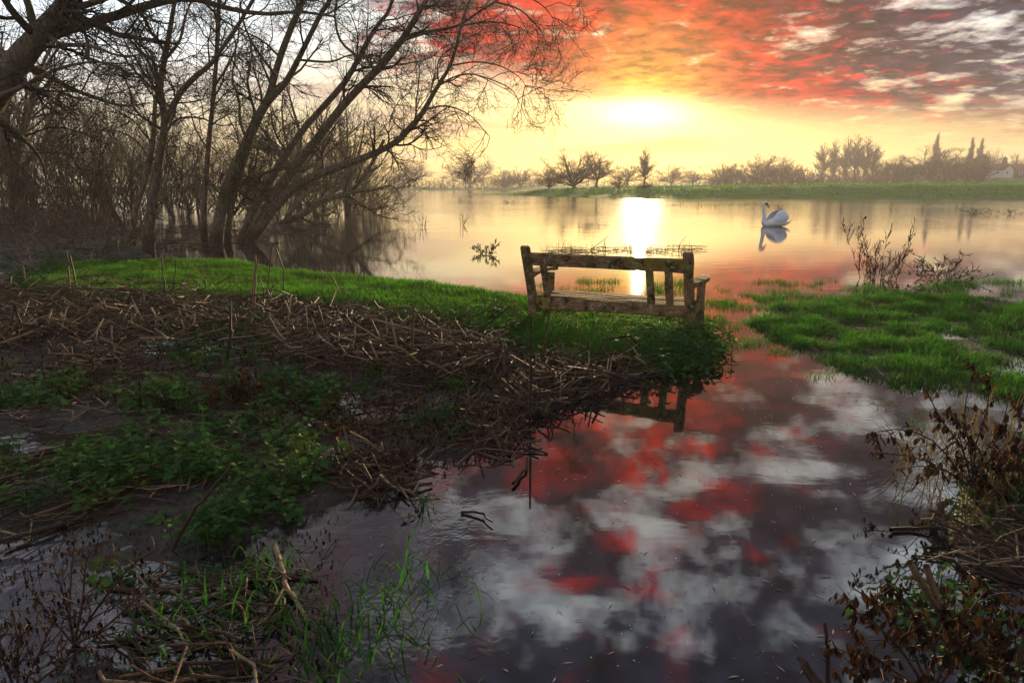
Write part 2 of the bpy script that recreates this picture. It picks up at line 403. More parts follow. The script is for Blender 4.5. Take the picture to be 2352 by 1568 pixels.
# ------------------------------------------------------------------ ground and water
LAWN = poly([(40, 650), (110, 620), (200, 605), (400, 600), (560, 604), (640, 620), (720, 631), (850, 641), (1000, 655), (1100, 669), (1200, 684), (1300, 688),
             (1450, 700), (1560, 716), (1640, 748), (1665, 795), (1605, 828), (1480, 845), (1350, 830), (1200, 790), (1000, 735), (800, 700), (400, 690), (150, 690)])
HEAP = poly([(-900, 640), (60, 650), (400, 668), (800, 705), (1000, 735), (1200, 790), (1350, 830), (1480, 850), (1610, 832), (1540, 852), (1460, 868), (1370, 898), (1285, 930), (1190, 960),
             (1080, 900), (900, 850), (500, 820), (200, 800), (-900, 800)])
MOSAIC = poly([(-1400, 780), (200, 790), (500, 810), (900, 840), (1080, 890), (1210, 985), (1225, 1030), (1110, 1095), (950, 1105), (800, 1150), (640, 1200), (560, 1250),
               (650, 1320), (690, 1420), (630, 1600), (-900, 1900), (-3000, 1400)])
RLAWN = poly([(1700, 735), (1760, 700), (1850, 682), (1990, 672), (2140, 668), (2352, 690), (2600, 700), (3200, 740), (3400, 900), (2700, 960), (2352, 935), (2200, 925), (2060, 893), (1960, 858), (1850, 806), (1740, 768)])
RBANK = poly([(2150, 1210), (2190, 1110), (2260, 1040), (2500, 990), (2620, 1000), (2620, 1330), (2420, 1350), (2200, 1290)])
RNEAR = poly([(1880, 1640), (1960, 1500), (2120, 1410), (2400, 1370), (3300, 1400), (3300, 2000), (1900, 1900)])
THICKET = poly([(-2500, 480), (100, 478), (230, 500), (310, 540), (340, 588), (200, 606), (100, 622), (40, 650), (-900, 650), (-2500, 650)])
FARLAND = np.array([(460, 68), (58, 77), (36, 77), (16, 77.5), (9, 88), (2, 98), (-5, 108), (-9.4, 117), (-6, 126), (0, 150), (-2, 195), (-30, 205), (-60, 185), (-75, 120),
                    (-60, 75), (-70, 60), (-460, 60), (-460, 460), (460, 460)], float)

def ground_z(x, y):
    x = np.asarray(x, float); y = np.asarray(y, float)
    big = fbm(x*.9, y*.9, 3, 3) - .5; fin = fbm(x*4, y*4, 9, 3) - .5
    z = np.full(x.shape, -.30) + big*.05
    def up(pg, h, wide, off=0.0):
        s = sdist(pg, x, y) + off
        return -.30 + (h + .30)*sstep(s, -wide, wide*.4)
    nearm = (y < 60)
    zn = np.maximum.reduce([z,
        up(LAWN, .05, .35) + fin*.02,
        up(HEAP, .012, .3) + big*.10 + fin*.04,
        up(MOSAIC, .018, .35) + big*.11 + fin*.05,
        up(RLAWN, .004, .6) + big*.07 + fin*.04,
        up(RBANK, .03, .3) + fin*.05,
        up(RNEAR, -.03, .25) + fin*.05,
        up(THICKET, .12, .8) + fin*.05])
    s = sdist(FARLAND, x, y)
    H = np.interp(x, [-300, -60, -12, -6, 0, 12, 30, 50, 300], [.5, .4, .3, .40, .80, 1.05, 1.35, 1.5, 1.5])
    bank = np.where(s > 0, H*(.30*sstep(s, 0, 6) + .70*sstep(s, 5, 15)), s*.12) + (fbm(x*.35, y*.35, 5, 4) - .5)*.42*sstep(s, 1, 8)
    bank = bank - .35*sstep(s, 17, 40)*(H > .8) + 2.6*sstep(x, 60, 150)*sstep(y, 110, 240)
    zf = np.maximum(-.8, bank)
    return np.where(nearm, np.maximum(zn, np.minimum(zf, 2.0)), zf)
def gz(x, y): return float(ground_z(np.array([x]), np.array([y]))[0])

def axis(fine0, fine1, step, lo, hi, grow=1.045, cap=6.0):
    a = list(np.arange(fine0, fine1, step)); d = step
    v = a[-1]
    while v < hi: d = min(d*grow, cap); v += d; a.append(min(v, hi))
    d = step; v = a[0]; b = []
    while v > lo: d = min(d*grow, cap); v -= d; b.append(max(v, lo))
    return np.array(b[::-1] + a)
def build_ground():
    xs = axis(-9, 7, .11, -455, 455); ys = axis(1.2, 15, .11, -40, 455, 1.05)
    X, Y = np.meshgrid(xs, ys); Z = ground_z(X, Y)
    V = np.stack([X, Y, Z], -1).reshape(-1, 3); i = np.arange(len(V)).reshape(X.shape)
    Q = np.stack([i[:-1, :-1], i[:-1, 1:], i[1:, 1:], i[1:, :-1]], -1).reshape(-1, 4)
    tag(new_obj('ground', make_mesh('ground', V, [Q], MATS['ground'])), 'muddy flooded ground rising to a green far bank', kind='structure')
    w = make_mesh('water', [(-455, -40, 0), (455, -40, 0), (455, 455, 0), (-455, 455, 0)], [np.array([[0, 1, 2, 3]])], MATS['water'], False)
    tag(new_obj('water', w), 'still flood water mirroring the red evening sky', kind='structure')
build_ground()

HAZE = 0.00105
def build_haze():
    me = bpy.data.meshes.new('haze')
    a, b = (-462, -46, -2.0), (462, 462, 19.5)
    v = [(x, y, z) for z in (a[2], b[2]) for y in (a[1], b[1]) for x in (a[0], b[0])]
    me.from_pydata(v, [], [(0, 2, 3, 1), (4, 5, 7, 6), (0, 1, 5, 4), (2, 6, 7, 3), (0, 4, 6, 2), (1, 3, 7, 5)])
    m = bpy.data.materials.new('haze'); m.use_nodes = True; t = m.node_tree; t.nodes.clear()
    pv = t.nodes.new('ShaderNodeVolumePrincipled'); pv.inputs['Color'].default_value = (.93, .90, .90, 1)
    pv.inputs['Density'].default_value = HAZE; pv.inputs['Anisotropy'].default_value = .30
    out = t.nodes.new('ShaderNodeOutputMaterial'); t.links.new(pv.outputs[0], out.inputs['Volume'])
    me.materials.append(m)
    tag(new_obj('haze', me), 'pale evening haze over the flooded meadow', kind='stuff')
build_haze()

# ------------------------------------------------------------------ near trees on the flooded bank
K1 = 2352/1024.0
def guide(pts, Y, w0, w1, K=14, dy=0.0, bend=0.0):
    """a limb: picture positions (1024 wide) at depth Y .. Y+dy, diameters w0 -> w1 in metres"""
    n = len(pts)
    P = np.array([atY(u*K1, v*K1, Y + dy*(i/(n-1))**1.3) for i, (u, v) in enumerate(pts)])
    P = spline(P, K)
    return P, np.linspace(w0, w1, K)/2
def wobble(P, amp):
    n = len(P); d = np.cumsum(rng.normal(size=(n, 3)), 0)*amp; d -= np.linspace(0, 1, n)[:, None]*d[-1]
    return P + d
def trunk_mesh(name, P, R, sides=10, lump=.10):
    """one limb or trunk as a lumpy tube closed at both ends"""
    K = len(P); V, Q, _ = tubes(P[None], R[None], sides)
    V = V.reshape(K, sides, 3)
    ph = rng.uniform(0, 9, 3); th = np.arange(sides)*2*math.pi/sides
    kk = np.arange(K)[:, None]
    f = 1 + lump*(np.sin(2*th[None] + ph[0] + kk*.7) + .6*np.sin(3*th[None] + ph[1] - kk*1.1) + .5*rng.normal(size=(K, sides)))*.6
    V = P[:, None] + (V - P[:, None])*f[..., None]
    V = np.concatenate([V.reshape(-1, 3), P[:1], P[-1:]]); nb = K*sides
    a = np.arange(sides); b = (a+1) % sides
    T = np.concatenate([np.stack([np.full(sides, nb), b, a], 1), np.stack([np.full(sides, nb+1), (K-1)*sides + a, (K-1)*sides + b], 1)])
    return make_mesh(name, V, [T, Q], MATS['bark'])

def crown_lines(limbs, n1, n2, n3, l1=(1.0, 2.6), l2=(.5, 1.2), l3=(.22, .6), up=.05, t0=.12, n4=0):
    out = []
    for P, R in limbs:
        L = np.linalg.norm(np.diff(P, axis=0), axis=1).sum()
        k = max(3, int(n1*L/6.0))
        A, RA = branch(P[None], R[None], k, *l1, ang=(28, 75), t0=t0, K=7, up=up, wob=.20, rk=.42, rmin=.011, rend=.35)
        B, RB = branch(A, RA, n2, *l2, ang=(25, 65), t0=.15, K=5, up=up*.6, wob=.22, rk=.6, rmin=.0065, rend=.5)
        C, RC = branch(B, RB, n3, *l3, ang=(22, 60), t0=.1, K=4, up=up*.3, wob=.22, rk=.65, rmin=.0045, rend=.55)
        out += [(A, RA, 5), (B, RB, 3), (C, RC, 3)]
        if n4:
            Dd, RD = branch(C, RC, n4, l3[0]*.5, l3[1]*.6, ang=(22, 60), t0=.2, K=3, up=0, wob=.22, rk=.8, rmin=.0040, rend=.6)
            out.append((Dd, RD, 3))
    return out
def lines_mesh(name, lines, m, shift=None):
    parts = []
    for P, R, s in lines:
        V, Q, t = tubes(P, R, s, rng.uniform(0, 1, len(P))); parts.append((V, [Q], t))
    V, fs, t = merge(parts)
    if shift is not None: V = V - shift
    return make_mesh(name, V, fs, m, True, t)

def near_tree(label, trunks, limbs, dens, cat='tree', name='willow_tree', group='bare willows in the flood', **kw):
    """trunks, limbs: lists of guide() results; parts are named trunk, limb and crown"""
    base = trunks[0][0][0].copy(); base[2] = min(base[2], 0.0)
    root = tag(new_obj(name, None, None, base), label, cat, group)
    for i, (P, R) in enumerate(trunks + limbs):
        nm = 'trunk' if i < len(trunks) else 'limb'
        new_obj(nm, trunk_mesh(nm, P - base, R, 12 if R[0] > .08 else 8), root)
    new_obj('crown', lines_mesh('crown', crown_lines(trunks + limbs, *dens, **kw), MATS['twig'], base), root)
    return root

def base_flare(g, k=1.22, n=2):
    P, R = g; R = R*.9; R[0] *= k; R[1] *= 1 + (k-1)*.35; P = P.copy(); P[0, 2] -= .3
    return P, R

def build_near_trees():
    # the massive trunk that leans in from the left edge, close by
    YA = 11.0
    tA = guide([(-60, 215), (-30, 140), (-7, 98), (21, 58), (44, 30), (70, 0), (110, -50), (150, -110)], YA, .50, .20, 18, -.6)
    lA = [guide([(36, 40), (74, 28), (112, 17), (154, 4), (190, -2), (225, 8), (262, 14), (300, 12), (335, 17)], YA-.2, .17, .03, 18, 2.0),
          guide([(26, 66), (52, 78), (70, 88), (98, 99), (125, 106), (150, 103)], YA, .12, .02, 14, 1.5),
          guide([(-16, 112), (8, 128), (26, 141), (40, 158), (46, 178)], YA+.2, .13, .03, 12, 2.5),
          guide([(16, 64), (-10, 40), (-30, 10)], YA, .12, .05, 10, 1),
          guide([(62, 10), (90, 4), (120, -8), (150, -30)], YA-.2, .12, .04, 10, -1),
          guide([(-8, 98), (20, 88), (55, 70), (95, 62), (130, 70)], YA-.3, .08, .015, 14, -1.5),
          guide([(44, 30), (60, 44), (90, 46), (120, 56), (146, 54)], YA-.3, .08, .015, 14, -1.0)]
    near_tree('massive dark leaning trunk cut by the left edge, long limb arching over', [base_flare(tA)], lA, (11, 6, 5), name='leaning_willow', group=None, l1=(.8, 2.2), up=.0, n4=2)
    YB = 15.3
    tB = guide([(148, 258), (149, 236), (151, 210), (155, 184), (161, 149), (165, 126), (162, 100), (160, 88), (163, 67), (169, 35), (175, 0), (182, -40)], YB, .27, .08, 20, .3)
    lB = [guide([(166, 122), (179, 95), (195, 77), (210, 65), (224, 46), (235, 30), (253, 0), (268, -30)], YB, .13, .06, 14, -.6),
          guide([(160, 92), (152, 70), (140, 52), (118, 44), (96, 30)], YB, .07, .02, 12, 1.2),
          guide([(162, 140), (176, 120), (200, 118), (222, 126), (240, 120)], YB, .06, .015, 12, -1.2),
          guide([(165, 60), (180, 40), (186, 15), (200, -20)], YB, .07, .03, 10, .8)]
    near_tree('forked grey trunk nearest the lawn, its foot stained dark by the flood', [base_flare(tB)], lB, (10, 7, 6), up=.04, n4=3, t0=.3)
    tB2 = guide([(130, 246), (133, 224), (138, 202), (147, 175), (153, 140), (155, 105), (158, 80), (150, 50)], 16.3, .20, .07, 16, .5)
    near_tree('short dark leaning trunk just behind the forked grey one', [base_flare(tB2)],
              [guide([(150, 160), (135, 140), (112, 130), (86, 134)], 16.4, .07, .02, 12, 1.0), guide([(154, 120), (170, 105), (192, 102), (216, 96)], 16.5, .06, .02, 12, 1.0)], (10, 6, 6), n4=1, t0=.3)
    tC = guide([(204, 238), (204, 215), (205, 193), (209, 140), (214, 91), (218, 35), (219, 0), (220, -40)], 19.0, .19, .09, 16, .4)
    near_tree('slim straight upright trunk standing alone between the leaning ones', [base_flare(tC)],
              [guide([(208, 150), (196, 130), (188, 108), (170, 98)], 19.0, .06, .02, 10, 1.5), guide([(215, 85), (228, 66), (238, 40), (240, 0)], 19.0, .07, .03, 10, .8)], (9, 6, 6), n4=1, t0=.35, up=.06)
    YD = 17.4
    tD = guide([(215, 250), (217, 232), (221, 210), (226, 190), (240, 158), (256, 121), (268, 100), (275, 75), (284, 46), (303, 0), (318, -40)], YD, .36, .12, 20, .4)
    lD = [guide([(266, 104), (277, 92), (288, 79), (305, 46), (321, 14), (330, 0), (342, -30)], YD-.1, .17, .08, 14, -.8),
          guide([(247, 140), (240, 122), (239, 100), (232, 78), (236, 50), (230, 15)], YD, .08, .03, 12, 1.2),
          guide([(276, 76), (258, 52), (246, 30), (240, 2)], YD, .08, .03, 10, -1.4),
          guide([(298, 60), (330, 62), (352, 55), (380, 60)], YD-.5, .06, .02, 12, -1.0)]
    tD2 = guide([(227, 249), (229, 225), (233, 193), (242, 167), (251, 140)], YD+.35, .20, .14, 12, -.2)
    near_tree('thick mossy trunk leaning right with a twin stem at its foot', [base_flare(tD), base_flare(tD2)], lD, (10, 7, 6), up=.03, n4=3, t0=.25)
    YE = 18.6
    tEa = guide([(238, 246), (247, 228), (250, 216), (263, 193), (280, 163), (303, 130), (327, 103), (345, 82), (359, 58), (373, 32), (390, 9), (400, -25)], YE+.2, .28, .10, 20, 1.4)
    tEb = guide([(240, 246), (250, 234), (260, 221), (289, 175), (317, 140), (338, 112), (359, 88), (380, 67), (397, 46), (404, 37), (418, 14), (427, 0), (438, -30)], YE-.1, .32, .12, 22, -.4)
    tEc = guide([(246, 247), (256, 234), (272, 210), (294, 188), (320, 174), (355, 161), (376, 153), (396, 142), (408, 130), (422, 114), (436, 89), (448, 70), (456, 48), (462, 22), (470, 0)], YE-.5, .29, .05, 24, -1.2)
    lE = [guide([(402, 40), (425, 33), (445, 29), (460, 25), (476, 14), (495, 2), (512, -8)], YE-.4, .10, .04, 14, -.5),
          guide([(436, 88), (452, 78), (470, 74), (492, 80), (512, 90), (520, 104)], YE-1.6, .05, .012, 12, -.8),
          guide([(424, 110), (446, 106), (468, 114), (482, 128), (490, 138)], YE-1.6, .045, .012, 12, .6),
          guide([(450, 66), (476, 62), (500, 66), (520, 78), (528, 92)], YE-1.6, .045, .012, 12, .2),
          guide([(495, 2), (520, 10), (540, 30), (548, 48)], YE-.8, .05, .012, 10, 0.0),
          guide([(460, 26), (490, 22), (520, 28), (538, 44)], YE-.8, .05, .012, 10, .8),
          guide([(505, -4), (528, -2), (545, 8), (556, 24)], YE-.8, .05, .012, 10, .5),
          guide([(359, 58), (340, 40), (335, 10), (345, -20)], YE, .08, .03, 10, 1.2),
          guide([(338, 112), (345, 92), (372, 80), (400, 78)], YE, .05, .015, 10, 1.2),
          guide([(380, 68), (405, 64), (430, 58), (446, 44)], YE, .05, .015, 10, -1.0),
          guide([(404, 132), (392, 118), (400, 100), (412, 92)], YE-1.2, .04, .012, 10, .5)]
    near_tree('three long trunks fanning out low over the water towards the sun', [base_flare(tEa), base_flare(tEb), base_flare(tEc)], lE, (10, 7, 6), up=.0, n4=2, t0=.2, l1=(.7, 2.1))
    tF = guide([(280, 230), (284, 223), (303, 214), (324, 200), (348, 193), (362, 179), (373, 161), (384, 140)], 27.0, .36, .12, 16, -.8)
    lF = [guide([(284, 223), (292, 210), (301, 198), (311, 189), (317, 158), (322, 130), (320, 105)], 27.2, .22, .05, 14, 1.0),
          guide([(324, 200), (345, 182), (352, 160), (356, 135)], 27.0, .14, .04, 12, 1.5), guide([(348, 193), (372, 190), (392, 186), (402, 196)], 26.5, .12, .03, 10, .5)]
    near_tree('low crooked trunk sprawling just above the water behind the fanned trunks', [base_flare(tF)], lF, (11, 7, 6), name='sprawling_willow', up=.10, n4=1, l1=(1.2, 3.0), t0=.15)
build_near_trees()

# ------------------------------------------------------------------ willow scrub behind the trees
def scrub_lines(h, spread, n, thick=.016, n2=9, n3=5, lean=0.0):
    a = rng.uniform(0, 2*math.pi, n); tilt = np.radians(rng.uniform(4, spread, n)); L = h*rng.uniform(.6, 1.05, n)
    D = np.stack([np.cos(a)*np.sin(tilt) + lean, np.sin(a)*np.sin(tilt), np.cos(tilt)], 1)
    K = 7; P = np.empty((n, K, 3)); P[:, 0] = np.stack([np.cos(a), np.sin(a), 0*a], 1)*rng.uniform(.02, .35, (n, 1)); P[:, 0, 2] = -.1
    for k in range(1, K):
        D = unit(D + rng.normal(size=D.shape)*.12); P[:, k] = P[:, k-1] + D*(L/(K-1))[:, None]
    R = thick*rng.uniform(.6, 1.5, (n, 1))*np.linspace(1, .35, K)[None]
    A, RA = branch(P, R, n2, .12*h, .38*h, ang=(18, 55), t0=.1, K=5, up=.10, wob=.16, rk=.55, rmin=.006, rend=.5)
    B, RB = branch(A, RA, n3, .05*h, .16*h, ang=(18, 55), t0=.15, K=4, up=.05, wob=.2, rk=.7, rmin=.0045, rend=.6)
    return [(P, R, 4), (A, RA, 3), (B, RB, 3)]
def build_scrub():
    var = [lines_mesh('stems', scrub_lines(h, s, n, .02, n2, n3), MATS['scrub_twig']) for h, s, n, n2, n3 in ((4.6, 40, 30, 9, 6), (5.4, 32, 24, 10, 6), (3.6, 56, 32, 9, 6))]
    spots = [  # (u, base v, Y, variant, scale, where)
        (20, 480, 24, 0, 1.0, 'at the far left edge of the wood'), (110, 478, 26, 1, 1.05, 'left of the slanting dead limb'), (205, 476, 24, 0, .95, 'between the left edge and the forked grey trunk'),
        (285, 478, 27, 2, 1.2, 'directly left of the forked grey trunk'), (60, 470, 34, 1, 1.25, 'tall, deep in the wood at the left'), (170, 470, 36, 0, 1.3, 'tall, deep in the wood left of the trunks'),
        (330, 470, 34, 1, 1.15, 'behind the forked grey trunk'), (405, 468, 33, 0, 1.0, 'between the forked and the slim straight trunk'), (450, 466, 40, 2, 1.4, 'behind the slim straight trunk'),
        (520, 466, 36, 0, 1.0, 'behind the thick mossy trunk'), (575, 466, 42, 1, 1.1, 'between the mossy trunk and the fanned trunks'), (640, 472, 31, 2, .95, 'under the fanned trunks'),
        (690, 468, 36, 1, .85, 'beneath the lowest fanned trunk'), (735, 470, 33, 0, .85, 'beside the sprawling trunk'), (790, 468, 36, 2, 1.05, 'standing in the water past the sprawling trunk'),
        (832, 468, 38, 0, .80, 'second from the open water under the long limb'), (872, 466, 40, 2, .85, 'at the tip of the wood by the open water'), (610, 462, 52, 1, 1.5, 'tall and dim, far behind the fanned trunks'),
        (720, 460, 55, 0, 1.4, 'tall and dim, behind the sprawling trunk'), (820, 458, 60, 1, 1.3, 'tall and dim, near the end of the wood'), (380, 462, 54, 0, 1.7, 'tall and dim, behind the forked trunk'), (250, 462, 50, 1, 1.6, 'tall and dim, behind the brambles')]
    for i, (u, v, Y, k, s, w) in enumerate(spots):
        p = atY(u, v, Y); z = max(gz(p[0], Y), -.25)
        o = new_obj('willow_scrub', var[k], None, (p[0], Y, z), rng.uniform(0, 6.28), s*rng.uniform(.92, 1.08))
        tag(o, 'bushy many-stemmed bare scrub ' + w, 'shrub', 'bare scrub at the edge of the wood')
build_scrub()
def build_wood():
    """taller bare trees standing deeper in the wood"""
    T = [far_round(9, 8, 13, 9, 8, .22, thick=.013), far_round(9, 7, 11, 10, 8, .30, thick=.013)]
    TM = [(lines_mesh('trunk', a, MATS['twig']), lines_mesh('crown', b, MATS['twig'])) for a, b in T]
    for u, Y, k, s, w in ((40, 27, 0, .95, 'at the far left behind the massive leaning trunk'), 
                          (690, 40, 1, .95, 'behind the fanned trunks'), (800, 44, 0, .80, 'closest to the open water')):
        p = atY(u, 470, Y); o = tag(new_obj('alder_tree', None, None, (p[0], Y, max(gz(p[0], Y), -.25)), rng.uniform(0, 6.28), s), 'tall dim bare tree in the wood ' + w, 'tree', 'bare trees deep in the wood')
        new_obj('trunk', TM[k][0], o); new_obj('crown', TM[k][1], o)

# ------------------------------------------------------------------ far bank: trees, houses, bushes
def far_round(h, w, n=10, n2=10, n3=9, trunk=.22, dome=1.0, thick=.026):
    """an open-grown bare tree: short trunk, limbs fanning into a dome"""
    T0 = np.array([[[0, 0, -.3], [.02*h, 0, .1*h], [0, .01*h, trunk*h]]]); RT = np.array([[.030, .024, .020]])*h
    a = np.linspace(0, 2*math.pi, n, endpoint=False) + rng.uniform(-.3, .3, n); tl = np.radians(rng.uniform(5, 78, n))
    D = np.stack([np.cos(a)*np.sin(tl), np.sin(a)*np.sin(tl), np.cos(tl)], 1)
    el = D*np.array([w*.5, w*.5, h*(1-trunk)*dome]); L = np.linalg.norm(el, axis=1)*rng.uniform(.85, 1.0, n)
    K = 6; P = np.empty((n, K, 3)); P[:, 0] = [0, 0, trunk*h*.9]; D = unit(D + np.array([0, 0, .1]))
    for k in range(1, K):
        D = unit(D + rng.normal(size=D.shape)*.10 + np.array([0, 0, .04])); P[:, k] = P[:, k-1] + D*(L/(K-1))[:, None]
    R = .013*h*rng.uniform(.7, 1.2, (n, 1))*np.linspace(1, .3, K)[None]
    A, RA = branch(P, R, n2, .14*h, .34*h, ang=(20, 60), t0=.2, K=5, up=.08, wob=.16, rk=.5, rmin=thick*.7, rend=.5)
    B, RB = branch(A, RA, n3, .06*h, .16*h, ang=(20, 60), t0=.15, K=3, up=.05, wob=.2, rk=.6, rmin=thick*.45, rend=.5)
    return [(T0, RT, 7), (P, R, 5)], [(A, RA, 3), (B, RB, 3)]
def far_column(h, w, n=60, n3=8, thick=.024, bare=.12, ang=(14, 32)):
    """poplar: straight stem, steep branches"""
    z = np.linspace(-.3, h, 9); T0 = np.stack([rng.normal(size=9)*.01*h, rng.normal(size=9)*.01*h, z], 1)[None]
    RT = (.016*h*np.linspace(1, .12, 9))[None]
    A, RA = branch(T0, RT, n, .22*h, .34*h, ang=ang, t0=bare, t1=.97, K=5, up=.14, wob=.08, rk=.5, rmin=thick*.8, rend=.5)
    A[..., :2] *= w/(.26*h)*.9
    O = A[:, :1]; A = O + (A - O)*(1.0 - .8*np.abs(np.clip(O[..., 2:]/h, 0, 1) - .3)**1.3)
    B, RB = branch(A, RA, n3, .05*h, .12*h, ang=(16, 40), t0=.2, K=3, up=.18, wob=.15, rk=.6, rmin=thick*.5, rend=.5)
    O = B[:, :1]; B = O + (B - O)*(1.1 - .85*np.clip(O[..., 2:]/h, 0, 1)**2)
    return [(T0, RT, 6)], [(A, RA, 3), (B, RB, 3)]
def far_mesh(kind, lines, m='far_twig'):
    return lines_mesh(kind, lines, MATS[m])
def leaf_crown(h, w, n, cone=False):
    """dense evergreen crown made of small leaf clumps"""
    u = rng.uniform(0, 1, n); a = rng.uniform(0, 2*math.pi, n); zf = u**(.8 if cone else .9)
    prof = (1 - zf) if cone else np.sqrt(np.clip(1 - (2*zf - 1)**2*np.where(zf < .5, .6, 1.0), 0, 1))
    rr = w*.5*prof*np.sqrt(rng.uniform(.35, 1, n))*(1 + .25*(vnoise(a*2, zf*6, 4) - .5)) + .05
    C = np.stack([np.cos(a)*rr, np.sin(a)*rr, .06*h + zf*h*.94], 1)
    s = h*.045; V = C[:, None] + rng.normal(size=(n, 3, 3))*s
    t = np.repeat(rng.uniform(0, 1, n), 3)
    return make_mesh('crown', V.reshape(-1, 3), [np.arange(3*n).reshape(-1, 3)], MATS['evergreen'], False, t)

def far_pos(u, v, Y):
    p = atY(u, v, Y); return p[0], Y, gz(p[0], Y)
def build_far():
    px = lambda n, Y: n*Y/F                       # size in metres of n picture units at depth Y
    R = [far_round(10, 10, 18, 15, 13, .16), far_round(10, 11, 20, 13, 12, .07), far_round(10, 9, 15, 15, 13, .24)]
    C = [far_column(12, 2.0, 170, 10, ang=(12, 26)), far_column(14, 5.2, 120, 13, bare=.2, ang=(18, 42))]
    RM = [(far_mesh('trunk', a), far_mesh('crown', b)) for a, b in R]; CM = [(far_mesh('trunk', a), far_mesh('crown', b)) for a, b in C]
    DIM = {}
    def put(kind, meshes, u, top, base, wpx, Y, label, h0, w0, cat='tree', group='bare trees along the far bank'):
        co = np.array([v.co for v in meshes[1].vertices]) if meshes[1].name not in DIM else None
        if co is not None: DIM[meshes[1].name] = (np.percentile(co[:, 2], 99.7), 2*np.percentile(np.abs(co[:, :2]), 97 if 'poplar' in kind else 88))
        h0, w0 = DIM[meshes[1].name]
        x, y, z = far_pos(u, base, Y); hh = px(base - top, Y) + max(0, (atY(u, base, Y)[2] - z)); ww = px(wpx, Y)
        o = tag(new_obj(kind, None, None, (x, y, z - .1), rng.uniform(0, 6.28), (ww/w0, ww/w0, hh/h0)), label, cat, group)
        new_obj('trunk', meshes[0], o); new_obj('crown', meshes[1], o); return o
    put('ash_tree', RM[2], 940, 366, 433, 80, 235, 'bare tree with airy crown emerging behind the tip of the wood', 10, 9.5)
    put('oak_tree', RM[0], 1080, 360, 432, 100, 232, 'large dome-shaped bare tree at the end of the far water, left of the sun', 10, 10.5)
    put('willow_tree', RM[1], 1160, 386, 429, 70, 215, 'spreading many-limbed bare tree just right of the large dome-shaped one', 10, 11)
    put('willow_tree', RM[1], 1196, 384, 429, 56, 210, 'smaller rounded bare tree at the right end of the left tree group', 10, 11)
    put('willow_tree', RM[1], 1318, 345, 429, 120, 112, 'broad old pollard tree on the green bank, glowing in the low sun', 10, 11)
    put('willow_tree', RM[2], 1372, 350, 428, 72, 114, 'taller upright companion right beside the broad old pollard', 10, 9.5)
    put('willow_tree', RM[1], 1262, 382, 429, 60, 125, 'low spreading tree left of the broad old pollard', 10, 11)
    put('poplar_tree', CM[1], 1481, 341, 420, 40, 150, 'single slender poplar straight below the setting sun', 14, 5.6)
    put('shrub', RM[1], 1421, 397, 426, 32, 100, 'small fan-shaped bush on the bank left of the single slender poplar', 10, 11, 'shrub', None)
    put('shrub', RM[1], 1481, 414, 425, 32, 98, 'low rounded bush at the foot of the single slender poplar', 10, 11, 'shrub', None)
    put('ash_tree', RM[2], 1440, 378, 420, 62, 190, 'pale hazy tree between the old pollard and the slender poplar', 10, 9.5)
    put('ash_tree', RM[0], 1543, 380, 420, 60, 210, 'faint hazy round tree right of the slender poplar', 10, 10.5)
    put('ash_tree', RM[2], 1592, 390, 420, 50, 215, 'faint low hazy tree, second right of the slender poplar', 10, 9.5)
    put('oak_tree', RM[0], 1748, 356, 420, 92, 190, 'rounded reddish bare tree, tallest of the wood left of the poplar row', 10, 10.5)
    put('oak_tree', RM[0], 1668, 374, 420, 66, 185, 'leftmost rounded tree of the wood right of the sun', 10, 10.5)
    put('oak_tree', RM[2], 1796, 364, 420, 50, 195, 'narrow bare tree between the rounded reddish tree and the poplar row', 10, 9.5)
    for i, (u, tp, w) in enumerate(((1886, 331, 44), (1912, 324, 38), (1938, 320, 44), (1960, 316, 46), (1984, 323, 46), (2002, 338, 40))):
        put('poplar_tree', CM[1], u, tp, 420, w, 225, ('first', 'second', 'third', 'fourth and tallest', 'fifth', 'sixth')[i] + ' poplar from the left in the tight poplar row', 14, 5.6, group='row of poplars in the far wood')
    put('oak_tree', RM[0], 2138, 345, 420, 118, 205, 'broad dark dome-crowned tree right of the poplar row', 10, 10.5)
    put('oak_tree', RM[2], 2060, 366, 420, 80, 205, 'mid-height bare tree between the poplar row and the dark dome', 10, 9.5)
    put('oak_tree', RM[0], 2198, 364, 420, 74, 208, 'bare tree on the right shoulder of the dark dome-crowned tree', 10, 10.5)
    put('lombardy_poplar', CM[0], 2141, 320, 418, 15, 240, 'narrow spire poplar rising behind the dark dome-crowned tree', 12, 2.1)
    put('lombardy_poplar', CM[0], 2221, 328, 416, 14, 240, 'left of the two spire poplars beside the white house', 12, 2.1)
    put('lombardy_poplar', CM[0], 2243, 328, 414, 15, 242, 'right of the two spire poplars beside the white house', 12, 2.1)
    put('ash_tree', RM[0], 2275, 345, 410, 48, 262, 'round bare tree behind the white house', 10, 10.5)
    put('ash_tree', RM[2], 2330, 354, 408, 32, 262, 'stout bare tree behind the brick house', 10, 9.5)
    for u, tp, b, w, Y, cone, lab in ((2247, 361, 412, 32, 228, False, 'dense dark evergreen left of the white house'), (2303, 366, 400, 20, 262, True, 'small dark conifer over the white house roof')):
        x, y, z = far_pos(u, b, Y); o = tag(new_obj('evergreen_tree', None, None, (x, y, z), 0), lab, 'tree')
        h = px(b - tp, Y) + atY(u, b, Y)[2] - z
        new_obj('trunk', make_mesh('trunk', *tubes(np.array([[[0, 0, -.3], [0, 0, h*.5], [0, 0, h*.9]]]), np.array([[.3, .2, .05]]), 6)[:1], [tubes(np.array([[[0, 0, -.3], [0, 0, h*.5], [0, 0, h*.9]]]), np.array([[.3, .2, .05]]), 6)[1]], MATS['far_twig'], True, np.zeros(18)), o)
        new_obj('crown', leaf_crown(h, px(w, Y), 1800, cone), o)
